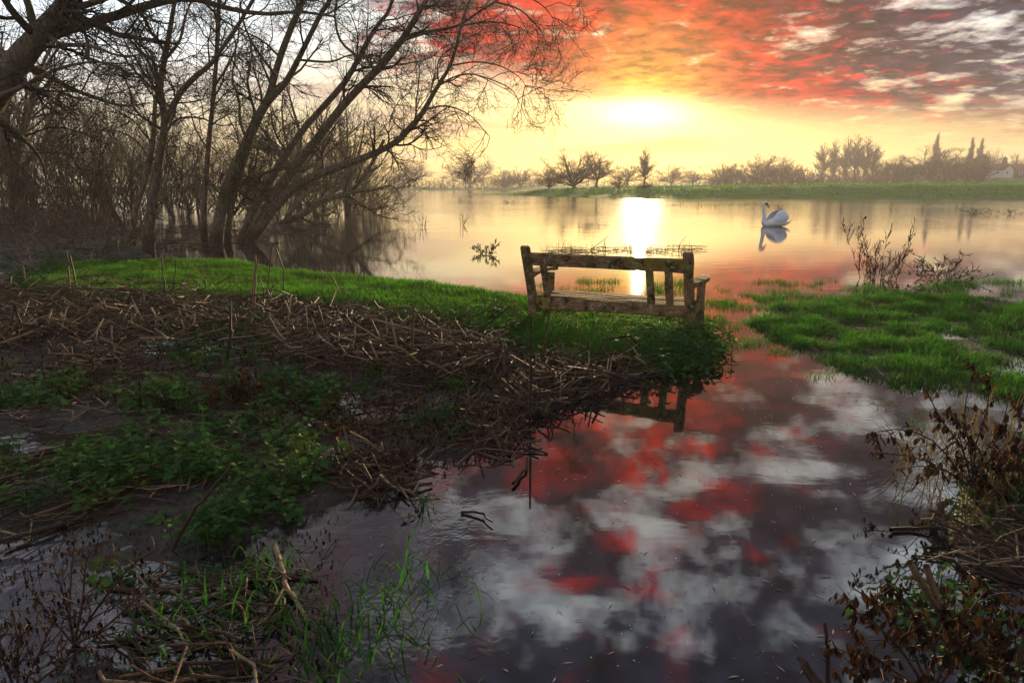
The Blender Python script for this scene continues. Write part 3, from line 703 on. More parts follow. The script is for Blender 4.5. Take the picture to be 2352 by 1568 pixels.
    # the low wood that closes the horizon, one mass
    parts = []; proto = [scrub_lines(4.2, 55, 11, .07, 6, 4), scrub_lines(3.6, 60, 11, .07, 6, 4)]
    pm = []
    for L in proto:
        q = []
        for P, Rr, s in L:
            V, Q, t = tubes(P, np.maximum(Rr*.7, .018), 3, rng.uniform(0, 1, len(P))); q.append((V, [Q], t))
        pm.append(merge(q))
    row = [(u, 170 + rng.uniform(0, 60), rng.uniform(1.0, 1.75)) for u in np.arange(1640, 2260, 10.5)] + [(u, 225 + rng.uniform(0, 20), rng.uniform(.7, 1.35)) for u in np.arange(905, 1240, 15)] \
        + [(u, 220 + rng.uniform(0, 50), rng.uniform(.6, 1.0)) for u in np.arange(1240, 1640, 18)] + [(u, 235 + rng.uniform(0, 20), rng.uniform(.4, .6)) for u in np.arange(2240, 2380, 16)]
    for i, (u, Y, s) in enumerate(row):
        V, fs, t = pm[i % 2]; x, y, z = far_pos(u, 424, Y); a = rng.uniform(0, 6.28)
        W = V*np.array([1.25, 1.25, 1])*s; W = np.stack([W[:, 0]*math.cos(a) - W[:, 1]*math.sin(a), W[:, 0]*math.sin(a) + W[:, 1]*math.cos(a), W[:, 2]], 1) + np.array([x, y, z])
        parts.append((W, fs, t))
    V, fs, t = merge(parts)
    tag(new_obj('woodland', make_mesh('woodland', V, fs, MATS['far_twig'], True, t)), 'low brown winter wood along the far side of the meadow', kind='stuff')
    build_houses()

def box(name, lo, hi, m, parent):
    V = np.array([(x, y, z) for z in (lo[2], hi[2]) for y in (lo[1], hi[1]) for x in (lo[0], hi[0])], float)
    Q = np.array([(0, 2, 3, 1), (4, 5, 7, 6), (0, 1, 5, 4), (2, 6, 7, 3), (0, 4, 6, 2), (1, 3, 7, 5)])
    return new_obj(name, make_mesh(name, V, [Q], MATS[m], False), parent)
def house(label, u, v, Y, rz, L, W, eh, rh, wallm, wins, chim):
    x, y, z = far_pos(u, v, Y); o = tag(new_obj('house', None, None, (x, y, z - .1), rz), label, 'house')
    l, w = L/2, W/2; p = .25
    V = [(-l, -w, 0), (l, -w, 0), (l, w, 0), (-l, w, 0), (-l, -w, eh), (l, -w, eh), (l, w, eh), (-l, w, eh), (-l, 0, eh + rh), (l, 0, eh + rh)]
    new_obj('wall', make_mesh('wall', V, [np.array([(4, 8, 7), (5, 6, 9)]), np.array([(0, 1, 5, 4), (2, 3, 7, 6), (1, 2, 6, 5), (3, 0, 4, 7)])], MATS[wallm], False), o)
    s = rh/w; yo = w + p; zo = eh - s*p; t = .18
    V = []; 
    for dz in (.03, t): V += [(-l-p, -yo, zo+dz), (l+p, -yo, zo+dz), (-l-p, 0, eh+rh+dz), (l+p, 0, eh+rh+dz), (-l-p, yo, zo+dz), (l+p, yo, zo+dz)]
    Q = [(0, 2, 3, 1), (2, 4, 5, 3), (6, 7, 9, 8), (8, 9, 11, 10), (0, 1, 7, 6), (5, 4, 10, 11), (0, 6, 8, 2), (2, 8, 10, 4), (1, 3, 9, 7), (3, 5, 11, 9)]
    rf = new_obj('roof', make_mesh('roof', V, [np.array(Q)], MATS['roof_tile'], False), o)
    box('chimney', (chim-.4, -.4, eh + rh - .5), (chim+.4, .4, eh + rh + 1.1), 'brick_wall', rf)
    for face, a, zz, ww, hh in wins:
        if face == 's': lo, hi = (a-ww/2, -w-.03, zz), (a+ww/2, -w+.05, zz+hh)
        else: lo, hi = (l-.05, a-ww/2, zz), (l+.03, a+ww/2, zz+hh)
        f = box('window', lo, hi, 'white_frame', o); e = .12
        if face == 's': box('pane', (lo[0]+e, lo[1]-.02, lo[2]+e), (hi[0]-e, lo[1]+.05, hi[2]-e), 'window_glass', f)
        else: box('pane', (hi[0]-.05, lo[1]+e, lo[2]+e), (hi[0]+.02, hi[1]-e, hi[2]-e), 'window_glass', f)
def build_houses():
    house('small white rendered house with a reddish roof among the far trees', 2290, 412, 232, math.radians(-70), 7.0, 4.4, 2.7, 1.7, 'white_render',
          [('e', -.7, 1.2, 1.0, 1.1), ('s', -1.8, 1.3, .9, 1.0), ('s', 1.5, 1.3, .9, 1.0)], -2.6)
    house('brick house with a dark tiled roof, cut by the right edge', 2366, 412, 240, math.radians(-24), 11, 5.0, 2.8, 1.7, 'brick_wall',
          [('s', -3.4, 1.4, 1.1, 1.1), ('s', .0, 1.4, 1.1, 1.1), ('s', 3.4, 1.4, 1.1, 1.1)], 3.0)
build_far()
build_wood()

# ------------------------------------------------------------------ the broken bench
def beam(name, a, b, w, t, up, parent, seg=6, jit=.0025, round_=.18, taper=1.0):
    """timber from a to b, w across, t thick along `up`; its own X axis runs along the grain"""
    a, b, up = np.array(a, float), np.array(b, float), np.array(up, float)
    X = unit(b - a); Y = unit(np.cross(up, X)); Z = np.cross(X, Y); L = np.linalg.norm(b - a)
    r = round_*min(w, t); hw, ht = w/2, t/2
    sec = np.array([(hw-r, -ht), (hw, -ht+r), (hw, ht-r), (hw-r, ht), (-hw+r, ht), (-hw, ht-r), (-hw, -ht+r), (-hw+r, -ht)])
    xs = np.concatenate([[0, r*.8], np.linspace(0, L, seg+1)[1:-1], [L - r*.8, L]]); n = len(xs)
    V = np.empty((n, 8, 3)); 
    for i, x in enumerate(xs):
        k = .80 if i in (0, n-1) else 1.0
        f = 1 + (taper - 1)*x/L
        V[i, :, 0] = x; V[i, :, 1:] = sec*k*f + rng.normal(size=(8, 2))*jit
    idx = np.arange(n*8).reshape(n, 8); nx = np.roll(idx, -1, 1)
    Q = np.stack([idx[:-1], nx[:-1], nx[1:], idx[1:]], -1).reshape(-1, 4)
    cap = np.array([(0, 7, 6, 1), (1, 6, 5, 2), (2, 5, 4, 3)]); e = (n-1)*8
    Q = np.concatenate([Q, cap, cap[:, ::-1] + e])
    me = make_mesh(name, V.reshape(-1, 3), [Q], MATS['bench_wood'], False)
    o = new_obj(name, me, parent)
    M = Matrix(((X[0], Y[0], Z[0], a[0]), (X[1], Y[1], Z[1], a[1]), (X[2], Y[2], Z[2], a[2]), (0, 0, 0, 1)))
    o.matrix_local = M
    return o
def build_bench():
    Lb, Rb = at(1224, 735, .05), at(1581, 770, .05)
    base = (Lb + Rb)/2; base[2] = 0
    L, R = Lb - base, Rb - base
    L[2], R[2] = .04, .05
    d = unit((R - L)*np.array([1, 1, 0])); n = np.array([-d[1], d[0], 0]); up = np.array([0, 0, 1.])   # n points away from the camera
    root = tag(new_obj('bench', None, None, base), 'weathered lichen-covered wooden bench with missing back slats at the water edge', 'bench')
    H = .84; rec = .21; bow = -n*rec
    def back(p, z): return p + up*z + bow*max(0, (z - .22)/(H - .22))
    for p in (L, R):
        zs = np.array([-.22, 0, .12, .22, .30, .45, .60, .75, H - .02, H]); hw, r = .044, .016
        sec = np.array([(hw-r, -hw), (hw, -hw+r), (hw, hw-r), (hw-r, hw), (-hw+r, hw), (-hw, hw-r), (-hw, -hw+r), (-hw+r, -hw)])
        V = np.empty((len(zs), 8, 3)); V[:, :, 0] = zs[:, None]
        V[:, :, 1:] = sec*np.where(np.arange(len(zs)) == len(zs)-1, .74, 1.0)[:, None, None] + rng.normal(size=(len(zs), 8, 2))*.0025
        V[:, :, 2] -= (rec*np.maximum(0, (zs - .22)/(H - .22)))[:, None]
        ix = np.arange(len(zs)*8).reshape(-1, 8); nx = np.roll(ix, -1, 1); e = (len(zs)-1)*8; cap = np.array([(0, 7, 6, 1), (1, 6, 5, 2), (2, 5, 4, 3)])
        Q = np.concatenate([np.stack([ix[:-1], nx[:-1], nx[1:], ix[1:]], -1).reshape(-1, 4), cap, cap[:, ::-1] + e])
        o = new_obj('back_post', make_mesh('back_post', V.reshape(-1, 3), [Q], MATS['bench_wood'], False), root)
        o.matrix_local = Matrix(((0, d[0], n[0], p[0]), (0, d[1], n[1], p[1]), (1, 0, 0, p[2]), (0, 0, 0, 1)))
    ins = d*.04
    za, zb = (.715, .715)
    beam('top_rail', back(L, .70) + ins, back(R, .70) - ins, .045, .135, unit(up*(H-.22) + bow), root, 8)
    beam('rear_seat_rail', L + ins + up*.215, R - ins + up*.235, .05, .125, up, root, 8)
    Ln = np.linalg.norm(R - L)
    for f in (.105, .775, .885):
        p = L + (R - L)*f
        beam('back_slat', back(p, .24) + n*.015, back(p, .66) + n*.005, .075, .024, n, root, 5)
    dep = .47
    fl, fr = L + n*dep, R + n*dep
    for p in (fl, fr): beam('front_leg', p - up*.25, p + up*.49, .075, .075, n, root)
    for i, (o_, z) in enumerate(((.085, .275), (.185, .278), (.285, .281), (.385, .280))):
        beam('seat_slat', L + n*o_ + ins*.4 + up*z, R + n*o_ - ins*.4 + up*(z+.012), .078, .024, up, root, 6, .003)
    beam('front_seat_rail', fl + up*.235 + ins, fr + up*.245 - ins, .03, .08, up, root)
    for p in (L, R): beam('side_rail', p + n*.05 + up*.22, p + n*(dep-.04) + up*.23, .03, .085, up, root, 3)
    # arm rests: curved pads, wider at the front
    for p, s in ((L, -1), (R, 1)):
        K = 9; t = np.linspace(0, 1, K); W = .030 + .028*np.sin(t*math.pi*.9 + .2) + .012*t
        c = back(p, .50)[None]*(1 - t[:, None]) + (p + n*(dep + .10) + up*.525)[None]*t[:, None]
        c = c + up*(.018*np.sin(t*math.pi))[:, None] + d*s*(.05*np.sin(t*math.pi))[:, None]
        V = np.empty((K, 4, 3)); 
        for j, (a, b) in enumerate(((1, 1), (-1, 1), (-1, -1), (1, -1))): V[:, j] = c + d*(a*W)[:, None] + up*(b*.019)
        V += rng.normal(size=V.shape)*.002
        ix = np.arange(K*4).reshape(K, 4); nx = np.roll(ix, -1, 1)
        Q = np.concatenate([np.stack([ix[:-1], nx[:-1], nx[1:], ix[1:]], -1).reshape(-1, 4), [[3, 2, 1, 0]], [[K*4-4, K*4-3, K*4-2, K*4-1]]])
        new_obj('arm_rest', make_mesh('arm_rest', V.reshape(-1, 3), [Q], MATS['bench_wood'], False), root)
build_bench()

# ------------------------------------------------------------------ swan
def loft(C, A, B, ra, rb, sides=14):
    """rings round centres C with axes A, B and radii ra, rb"""
    th = np.arange(sides)*2*math.pi/sides; K = len(C)
    V = C[:, None] + A[:, None]*(ra[:, None]*np.cos(th))[..., None] + B[:, None]*(rb[:, None]*np.sin(th))[..., None]
    ix = np.arange(K*sides).reshape(K, sides); nx = np.roll(ix, -1, 1)
    Q = np.stack([ix[:-1], nx[:-1], nx[1:], ix[1:]], -1).reshape(-1, 4)
    V = np.concatenate([V.reshape(-1, 3), C[:1], C[-1:]]); nb = K*sides; a = np.arange(sides); b = (a+1) % sides
    T = np.concatenate([np.stack([np.full(sides, nb), b, a], 1), np.stack([np.full(sides, nb+1), (K-1)*sides+a, (K-1)*sides+b], 1)])
    return V, [T, Q]
def build_swan():
    w0 = at(1781, 520, 0); k = .00154*w0[1]/25.4
    S = lambda x, y: np.array([(x - 900)*k, 0, (890 - y)*k])
    root = tag(new_obj('swan', None, None, w0, math.radians(-8)), 'white swan with orange bill floating on the sunlit water', 'swan')
    pts = [S(1205, 790), S(1120, 815), S(1010, 800), S(880, 800), S(760, 820), S(680, 835), S(632, 800), S(632, 720), S(622, 620), S(603, 510), S(590, 420), S(594, 365), S(618, 340), S(650, 352)]
    rv = np.array([.012, .085, .15, .17, .15, .125, .105, .083, .070, .062, .060, .066, .064, .030]); rh = np.array([.05, .14, .20, .22, .20, .15, .11, .083, .068, .058, .056, .062, .060, .028])
    K = 40; C = spline(np.array(pts), K); ra = spline(np.stack([rv, rh], 1), K)
    T = unit(np.gradient(C, axis=0)); B = np.tile([0., 1, 0], (K, 1)); A = unit(np.cross(B, T))
    V, fs = loft(C, A, B, ra[:, 0], ra[:, 1], 16)
    new_obj('body', make_mesh('body', V, fs, MATS['swan_neck']), root)
    # raised wings: two domed feather shells with ragged rear edges
    out = np.array([(690, 800), (688, 720), (712, 640), (790, 560), (880, 520), (950, 500), (1020, 502), (1085, 535), (1130, 580), (1160, 635), (1172, 690), (1140, 745), (1095, 800), (1010, 838), (900, 856), (790, 848)], float)
    near = np.array([(735, 815), (770, 760), (830, 690), (885, 615), (915, 560), (965, 520), (1030, 510), (1090, 540), (1138, 590), (1168, 640), (1174, 690), (1142, 750), (1095, 805), (1010, 845), (900, 862), (800, 850)], float)
    for sgn, o2 in ((-1, near), (1, out)):
        c0 = o2.mean(0); ring = spline(np.vstack([o2, o2[:1]]), 65)[:-1]
        rag = 1 + .028*np.abs(np.sin(np.arange(64)*1.55))*np.where(ring[:, 0] > 960, 1.0, .25); ring = c0 + (ring - c0)*rag[:, None]
        rows = []; 
        for s in (1.0, .93, .80, .62, .42, .2):
            q = c0 + (ring - c0)*s; y = sgn*(.06 + .19*math.sqrt(max(0, 1 - s*s)))
            rib = .017*np.sin(np.arange(64)*1.2 + 9*s)*s*(1 if s < .97 else 0)
            rows.append(np.stack([(q[:, 0]-900)*k, np.full(64, y) + rib, (890-q[:, 1])*k], 1))
        rows.append(np.tile([(c0[0]-900)*k, sgn*.25, (890-c0[1])*k], (64, 1)))
        back = rows[0].copy(); back[:, 1] = sgn*.02; rows.insert(0, back)
        V = np.array(rows); n = len(rows); ix = np.arange(n*64).reshape(n, 64); nx = np.roll(ix, -1, 1)
        Q = np.stack([ix[:-1], nx[:-1], nx[1:], ix[1:]], -1).reshape(-1, 4)
        new_obj('wing', make_mesh('wing', V.reshape(-1, 3), [Q], MATS['swan_white']), root)
    tl = np.array([S(1090, 830), S(1160, 812), S(1215, 785), S(1252, 750)]); C = spline(tl, 8)
    T = unit(np.gradient(C, axis=0)); B = np.tile([0., 1, 0], (8, 1)); A = unit(np.cross(B, T))
    V, fs = loft(C, A, B, np.linspace(.075, .006, 8), np.linspace(.13, .02, 8), 10); new_obj('tail', make_mesh('tail', V, fs, MATS['swan_white']), root)
    bl = np.array([S(636, 360), S(668, 386), S(695, 420), S(724, 452)]); C = spline(bl, 8); C[:, 1] -= np.linspace(.0, .03, 8)
    T = unit(np.gradient(C, axis=0)); B = unit(np.cross(T, np.array([0, 0, 1.]))); A = np.cross(B, T)
    V, fs = loft(C, A, B, np.array([.046, .044, .040, .034, .029, .024, .019, .012]), np.array([.036, .035, .034, .032, .030, .028, .025, .015]), 10)
    bill = new_obj('bill', make_mesh('bill', V, fs, MATS['swan_bill']), root)
    C2 = C[-3:] + T[-3:]*.012
    V, fs = loft(C2, A[-3:], B[-3:], np.array([.020, .021, .012]), np.array([.027, .026, .012]), 8); new_obj('bill_tip', make_mesh('bill_tip', V, fs, MATS['swan_black']), bill)
    C3 = np.array([S(618, 343), S(642, 352), S(668, 362), S(690, 372)]); C3[:, 1] -= .01; T = unit(np.gradient(C3, axis=0)); B = np.tile([0., 1, 0], (4, 1)); A = unit(np.cross(B, T))
    V, fs = loft(C3, A, B, np.array([.008, .034, .040, .014]), np.array([.066, .058, .044, .016]), 10); new_obj('face_mask', make_mesh('face_mask', V, fs, MATS['swan_black']), root)
build_swan()

# ------------------------------------------------------------------ grass
def blades(X, Y, Z, h, w, lean=.5, droop=.3, tint=None):
    n = len(X); a = rng.uniform(0, 2*math.pi, n); b = rng.uniform(0, 2*math.pi, n)
    dirv = np.stack([np.cos(a), np.sin(a), 0*a], 1); side = np.stack([np.cos(b), np.sin(b), 0*b], 1)
    l = rng.uniform(0, lean, n)[:, None]; B = np.stack([X, Y, Z], 1); h = h[:, None]; w = w[:, None]
    M = B + dirv*h*l*.45 + np.array([0, 0, 1.])*h*.6; T = B + dirv*h*(l + droop*l) + np.array([0, 0, 1.])*h*(1 - .35*l)
    V = np.stack([B - side*w*.5, B + side*w*.5, M + side*w*.42, M - side*w*.42, T], 1).reshape(-1, 3)
    i = np.arange(n)*5
    Q = np.stack([i, i+1, i+2, i+3], 1); Tr = np.stack([i+3, i+2, i+4], 1)
    t = rng.uniform(0, 1, n) if tint is None else tint
    return V, [Tr, Q], np.repeat(t, 5)
def arcs(B, az, h, reach, w, tint=None):
    """long arching blades"""
    n = len(B); d = np.stack([np.cos(az), np.sin(az), 0*az], 1); sd = np.stack([-np.sin(az), np.cos(az), 0*az], 1)
    ts = np.array([0, .3, .6, .85, 1.0]); zz = np.sin(ts*2.3)/.995; ww = np.array([.8, 1, .8, .5, .06])
    P = B[:, None] + d[:, None]*(reach[:, None]*ts**1.3)[..., None]; P[..., 2] += h[:, None]*zz
    V = np.stack([P - sd[:, None]*(w[:, None]*ww*.5)[..., None], P + sd[:, None]*(w[:, None]*ww*.5)[..., None]], 2)
    ix = np.arange(n*10).reshape(n, 5, 2)
    Q = np.stack([ix[:, :-1, 0], ix[:, :-1, 1], ix[:, 1:, 1], ix[:, 1:, 0]], -1).reshape(-1, 4)
    t = rng.uniform(0, 1, n) if tint is None else tint
    return V.reshape(-1, 3), [Q], np.repeat(t, 10)
def scatter(pg, n, pad=0.0):
    lo, hi = pg.min(0) - pad, pg.max(0) + pad
    return rng.uniform(lo[0], hi[0], n), rng.uniform(lo[1], hi[1], n)
def stuff(name, parts, m, label):
    V, fs, t = merge(parts); return tag(new_obj(name, make_mesh(name, V, fs, MATS[m], True, t)), label, kind='stuff')
def build_grass():
    # lawn on the bank, reaching under the bench
    pg = LAWN.copy(); x, y = scatter(pg, 290000, .3)
    s = sdist(pg, x, y) + (fbm(x*2.2, y*2.2, 21, 3) - .5)*.5; k = (s > -.06) & (x > -10)
    x, y, s = x[k], y[k], s[k]; z = ground_z(x, y); cl = fbm(x*1.6, y*1.6, 33, 4)
    fc = fbm(x*7, y*7, 35, 3); h = (.03 + .07*cl + .06*(fc - .4))*rng.uniform(.6, 1.6, len(x)); tint = np.clip(1.6*(cl - .32) + 1.3*(fc - .42) + rng.normal(size=len(x))*.2, 0, 1)
    stuff('grass', [blades(x, y, z - .01, h, rng.uniform(.006, .011, len(x)), .9, .4, tint)], 'grass', 'bright green lawn grass on the bank behind the stalk heap')
    i = rng.integers(0, len(x), 4200); m = len(i)
    stuff('dry_grass', [blades(x[i], y[i], z[i], rng.uniform(.05, .15, m), rng.uniform(.004, .007, m), 1.3, .5)], 'dry_grass', 'dead pale blades mixed into the lawn on the bank')
    # grass of the right-hand meadow, breaking up into tufts in the water
    x, y = scatter(RLAWN, 400000, 1.6); k = (x < 9.5); x, y = x[k], y[k]
    s = sdist(RLAWN, x, y); cl = fbm(x*1.5, y*1.5, 41, 3); tuft = fbm(x*3.6, y*3.6, 43, 3)
    lev = np.where(s > 0, .50 - .13*np.clip(s/1.2, 0, 1), .52 + .26*np.clip(-s/1.0, 0, 1))
    k = (tuft*.6 + cl*.4 + rng.normal(size=len(x))*.035 > lev) & (s > -.9)
    x, y, s, cl, tuft = x[k], y[k], s[k], cl[k], tuft[k]; z = np.maximum(ground_z(x, y), -.05)
    h = (.03 + .14*np.clip(tuft - .35, 0, .5))*rng.uniform(.4, 1.9, len(x)); tint = np.clip(.2 + 1.5*(tuft - .35) + rng.normal(size=len(x))*.18, 0, 1)
    stuff('grass', [blades(x, y, z - .01, h, rng.uniform(.004, .008, len(x)), 1.0, .5, tint)], 'wet_grass', 'wet tufted grass breaking up into the flood on the right')
    i = rng.integers(0, len(x), 2600); m = len(i)
    stuff('dry_grass', [blades(x[i] + rng.normal(size=m)*.03, y[i] + rng.normal(size=m)*.03, z[i] + .01, rng.uniform(.03, .14, m), rng.uniform(.003, .006, m), 2.2, .6)], 'dry_grass', 'bleached straw flattened among the wet grass on the right')
    # thin spikes standing in shallow water between the bench and the right meadow
    pg = poly([(1250, 640), (1180, 668), (1230, 690), (1640, 745), (1700, 790), (1780, 800), (1760, 690), (2352, 665), (2352, 640), (1680, 640)])
    x, y = scatter(pg, 60000); c = fbm(x*2.6, y*2.6, 55, 3); k = inside(pg, x, y) & (c > .56); x, y = x[k], y[k]
    stuff('grass', [blades(x, y, np.full(len(x), -.03), rng.uniform(.05, .13, len(x)), rng.uniform(.003, .006, len(x)), .8, .4)], 'wet_grass', 'thin grass spikes in the shallows beside the bench')
    # rough grass under and before the bench
    c = at(1450, 790, .05); B = []
    p0 = poly([(1210, 735), (1560, 765), (1640, 790), (1560, 850), (1300, 850), (1200, 800)]); x, y = scatter(p0, 2600); k = inside(p0, x, y); x, y = x[k], y[k]; n = len(x)
    stuff('grass', [arcs(np.stack([x, y, ground_z(x, y)], 1), rng.uniform(0, 6.28, n), rng.uniform(.04, .15, n), rng.uniform(.08, .26, n), rng.uniform(.005, .009, n), np.clip(rng.normal(.5, .3, n), 0, 1))], 'grass', 'long arching grass around the foot of the bench')
    # far bank turf
    n = 60000; x = rng.uniform(-14, 130, n); y = rng.uniform(76, 112, n); s = sdist(FARLAND, x, y); c = fbm(x*.5, y*.5, 61, 4); k = (s > .2) & (s < 26) & (rng.uniform(0, 1, n) < (c - .25)*2.2); x, y, c, s = x[k], y[k], c[k], s[k]
    stuff('grass', [blades(x, y, ground_z(x, y) - .03, rng.uniform(.10, .30, len(x))*(.5 + .7*sstep(s, 3, 9)), rng.uniform(.06, .16, len(x)), 1.1, .6, np.clip(c*1.4 - .2 + rng.normal(size=len(x))*.12, 0, 1))], 'grass', 'rough green turf on the far bank')
    # green grass drowned at the near bank, bottom
    B = []
    for u, v, n, sp in ((860, 1440, 90, .25), (760, 1500, 60, .22), (940, 1330, 24, .16), (620, 1330, 50, .18), (560, 1430, 60, .2), (450, 1400, 40, .2), (350, 1480, 36, .2), (980, 1160, 14, .05), (1180, 900, 50, .12), (1200, 820, 60, .15), (1120, 960, 26, .1)):
        p = at(u, v, 0); x = p[0] + rng.normal(size=n)*sp*.6; y = p[1] + rng.normal(size=n)*sp*.6
        B.append(arcs(np.stack([x, y, np.full(n, -.02)], 1), rng.uniform(0, 6.28, n), rng.uniform(.02, .13, n), rng.uniform(.06, .22, n), rng.uniform(.004, .008, n)))
    stuff('grass', B, 'wet_grass', 'sodden grass blades lying in the shallow water of the near bank')
build_grass()

# ------------------------------------------------------------------ nettles
def leaf_geo(L, W, k=5):
    """serrated heart-shaped leaf along +X, folded at the midrib"""
    xs = np.linspace(0, 1, k+1); prof = W*.5*np.array([.62, 1.0, .86, .60, .32, 0.0])[:k+1]
    mid = np.stack([xs*L, 0*xs, .06*L*np.sin(xs*math.pi) - .16*L*xs**2], 1)
    V = [mid]
    for s in (1, -1):
        e = mid.copy(); e[:, 1] = s*prof; e[:, 2] += .12*W; tooth = e[:-1]*.5 + e[1:]*.5; tooth[:, 1] -= s*.13*W; tooth[:, 0] -= .03*L
        V += [e, tooth]
    V = np.concatenate(V); n = k+1; F_ = []
    for q, s in ((n, 1), (n + n + k, -1)):
        for i in range(k):
            a, b, c, d, t = i, i+1, q+i, q+i+1, q+n+i
            f = [(a, b, t), (a, t, c), (b, d, t)]
            F_ += [g if s > 0 else g[::-1] for g in f]
    return V, np.array(F_)
LV, LF = leaf_geo(1, .74)
def place_leaves(O, az, pitch, roll, size, tint):
    """O (n,3); leaf axis azimuth, pitch down, size"""
    n = len(O); ca, sa, cp, sp, cr, sr = np.cos(az), np.sin(az), np.cos(pitch), np.sin(pitch), np.cos(roll), np.sin(roll)
    X = np.stack([ca*cp, sa*cp, -sp], 1); Y0 = np.stack([-sa, ca, 0*ca], 1); Z0 = np.cross(X, Y0)
    Y = Y0*cr[:, None] + Z0*sr[:, None]; Z = np.cross(X, Y)
    V = O[:, None] + size[:, None, None]*(LV[None, :, :1]*X[:, None] + LV[None, :, 1:2]*Y[:, None] + LV[None, :, 2:]*Z[:, None])
    Fi = LF[None] + (np.arange(n)*len(LV))[:, None, None]
    return V.reshape(-1, 3), [Fi.reshape(-1, 3)], np.repeat(tint, len(LV))
def nettle_geo(nst, hmin, hmax, leaf, spread):
    st, lv = [], []
    for i in range(nst):
        a = rng.uniform(0, 6.28); r = rng.uniform(0, spread); h = rng.uniform(hmin, hmax); b = np.array([math.cos(a)*r, math.sin(a)*r, -.04])
        ln = np.array([math.cos(a), math.sin(a), 0])*rng.uniform(0, .35)*h
        t = np.linspace(0, 1, 5)[:, None]; P = b + ln*t**1.5 + np.array([0, 0, 1.])*(h + .04)*t
        st.append((*tubes(P[None], np.linspace(.003, .0016, 5)[None], 4)[:2],))
        m = max(3, int(h/.032)); a0 = rng.uniform(0, 6.28)
        for j in range(m):
            f = .25 + .75*(j + .5)/m; o = b + ln*f**1.5 + np.array([0, 0, 1.])*(h + .04)*f
            sz = leaf*(1.1 - .55*abs(f - .6)/.6)*rng.uniform(.75, 1.2)
            for q in (0, math.pi):
                az = a0 + j*math.pi/2 + q + rng.normal()*.25; pt = rng.uniform(-.25, .45) - .3*(f > .9)
                o2 = o + np.array([math.cos(az), math.sin(az), 0])*sz*.22
                lv.append((o2, az, pt, rng.normal()*.3, sz))
    S = merge([(V, [Q], None) for V, Q in st])
    A = lv; Lg = place_leaves(np.array([q[0] for q in A]), np.array([q[1] for q in A]), np.array([q[2] for q in A]), np.array([q[3] for q in A]), np.array([q[4] for q in A]), rng.uniform(0, 1, len(A)))
    return S, Lg
def build_nettles():
    G = [nettle_geo(n, a, b, l, s) for n, a, b, l, s in ((6, .06, .16, .054, .15), (8, .07, .18, .050, .18), (5, .05, .12, .060, .13), (7, .08, .21, .052, .16), (4, .04, .10, .056, .12), (10, .06, .15, .047, .22))]
    MS = [(make_mesh('stems', V, f, MATS['nettle_leaf'], True, t), make_mesh('leaves', *Lg[:2], MATS['nettle_leaf'], True, Lg[2])) for (V, f, t), Lg in G]
    def put(u, v, s, label, group, z=None, k=None):
        p = at(u, v, .03); g = gz(p[0], p[1]) if z is None else z; k = int(rng.integers(0, 6)) if k is None else k
        o = tag(new_obj('nettle_plant', None, None, (p[0], p[1], max(g, -.03)), rng.uniform(0, 6.28), s), label, 'nettle', group)
        tag(new_obj('stems', MS[k][0], o), kind='stuff'); tag(new_obj('leaves', MS[k][1], o), kind='stuff')
    def area(pg, n, s, label, group):
        pg = np.array(pg, float); c = 0
        while c < n:
            u, v = rng.uniform(*zip(pg.min(0), pg.max(0)), 2) if False else (rng.uniform(pg[:, 0].min(), pg[:, 0].max()), rng.uniform(pg[:, 1].min(), pg[:, 1].max()))
            if inside(pg, np.array([u]), np.array([v]))[0]:
                put(u, v, s*rng.uniform(.75, 1.25), label, group); c += 1
    area([(780, 700), (1000, 715), (1215, 740), (1220, 800), (1180, 810), (1000, 770), (800, 730)], 52, 1.2, 'green nettle in the dense band between lawn and stalk heap, left of the bench', 'nettles left of the bench')
    area([(1440, 800), (1560, 775), (1640, 775), (1680, 795), (1660, 840), (1560, 860), (1450, 840)], 28, 1.3, 'broad-leaved nettle spilling into the water at the bench right foot', 'nettles at the bench foot')
    area([(1215, 775), (1330, 790), (1440, 810), (1400, 840), (1230, 830)], 14, .75, 'nettle among the long grass below the bench seat', 'nettles below the bench')
    area([(0, 600), (110, 590), (200, 606), (120, 640), (60, 680), (0, 690)], 24, 1.3, 'grey-green nettle at the left end of the lawn', 'nettles by the lawn end')
    area([(180, 590), (300, 570), (330, 595), (200, 606)], 10, 1.2, 'nettle growing at the foot of the brambles by the forked trunk', 'nettles under the brambles')
    area([(330, 750), (560, 740), (720, 800), (700, 860), (500, 900), (360, 830)], 26, 1.1, 'dark nettle in the patch on the near side of the stalk heap', 'nettles before the heap')
    area([(250, 880), (450, 870), (640, 890), (780, 880), (760, 940), (500, 950), (260, 940)], 25, 1.05, 'dark nettle in the long drift standing in shallow water', 'nettles in the shallows')
    area([(0, 830), (120, 840), (190, 890), (120, 940), (0, 920)], 14, 1.1, 'yellowing nettle at the left edge beside open mud', 'yellowing nettles')
    area([(420, 1000), (600, 960), (760, 1040), (770, 1130), (640, 1180), (520, 1190), (420, 1110)], 32, 1.0, 'bright nettle in the large clump above the pale water', 'nettles above the pale water')
    area([(130, 1060), (300, 1030), (360, 1100), (300, 1150), (150, 1140)], 14, 1.0, 'dark nettle in the low clump left of the long pale stalk', 'nettles in the left clump')
    area([(0, 980), (420, 960), (420, 1260), (40, 1280)], 12, .85, 'scattered nettle rising singly from dark mud', 'scattered nettles in mud')
    area([(620, 840), (1120, 870), (1110, 1000), (800, 1000)], 16, .8, 'small nettle poking through loose dead stems', 'nettles among loose stems')
    area([(480, 1170), (560, 1190), (520, 1240), (440, 1230)], 8, .9, 'low nettle at the tip of the near clump', 'nettles at the clump tip')
    area([(2200, 1130), (2352, 1100), (2380, 1200), (2230, 1230)], 7, .9, 'nettle half hidden in the withered thicket at the right', 'nettles in the right thicket')
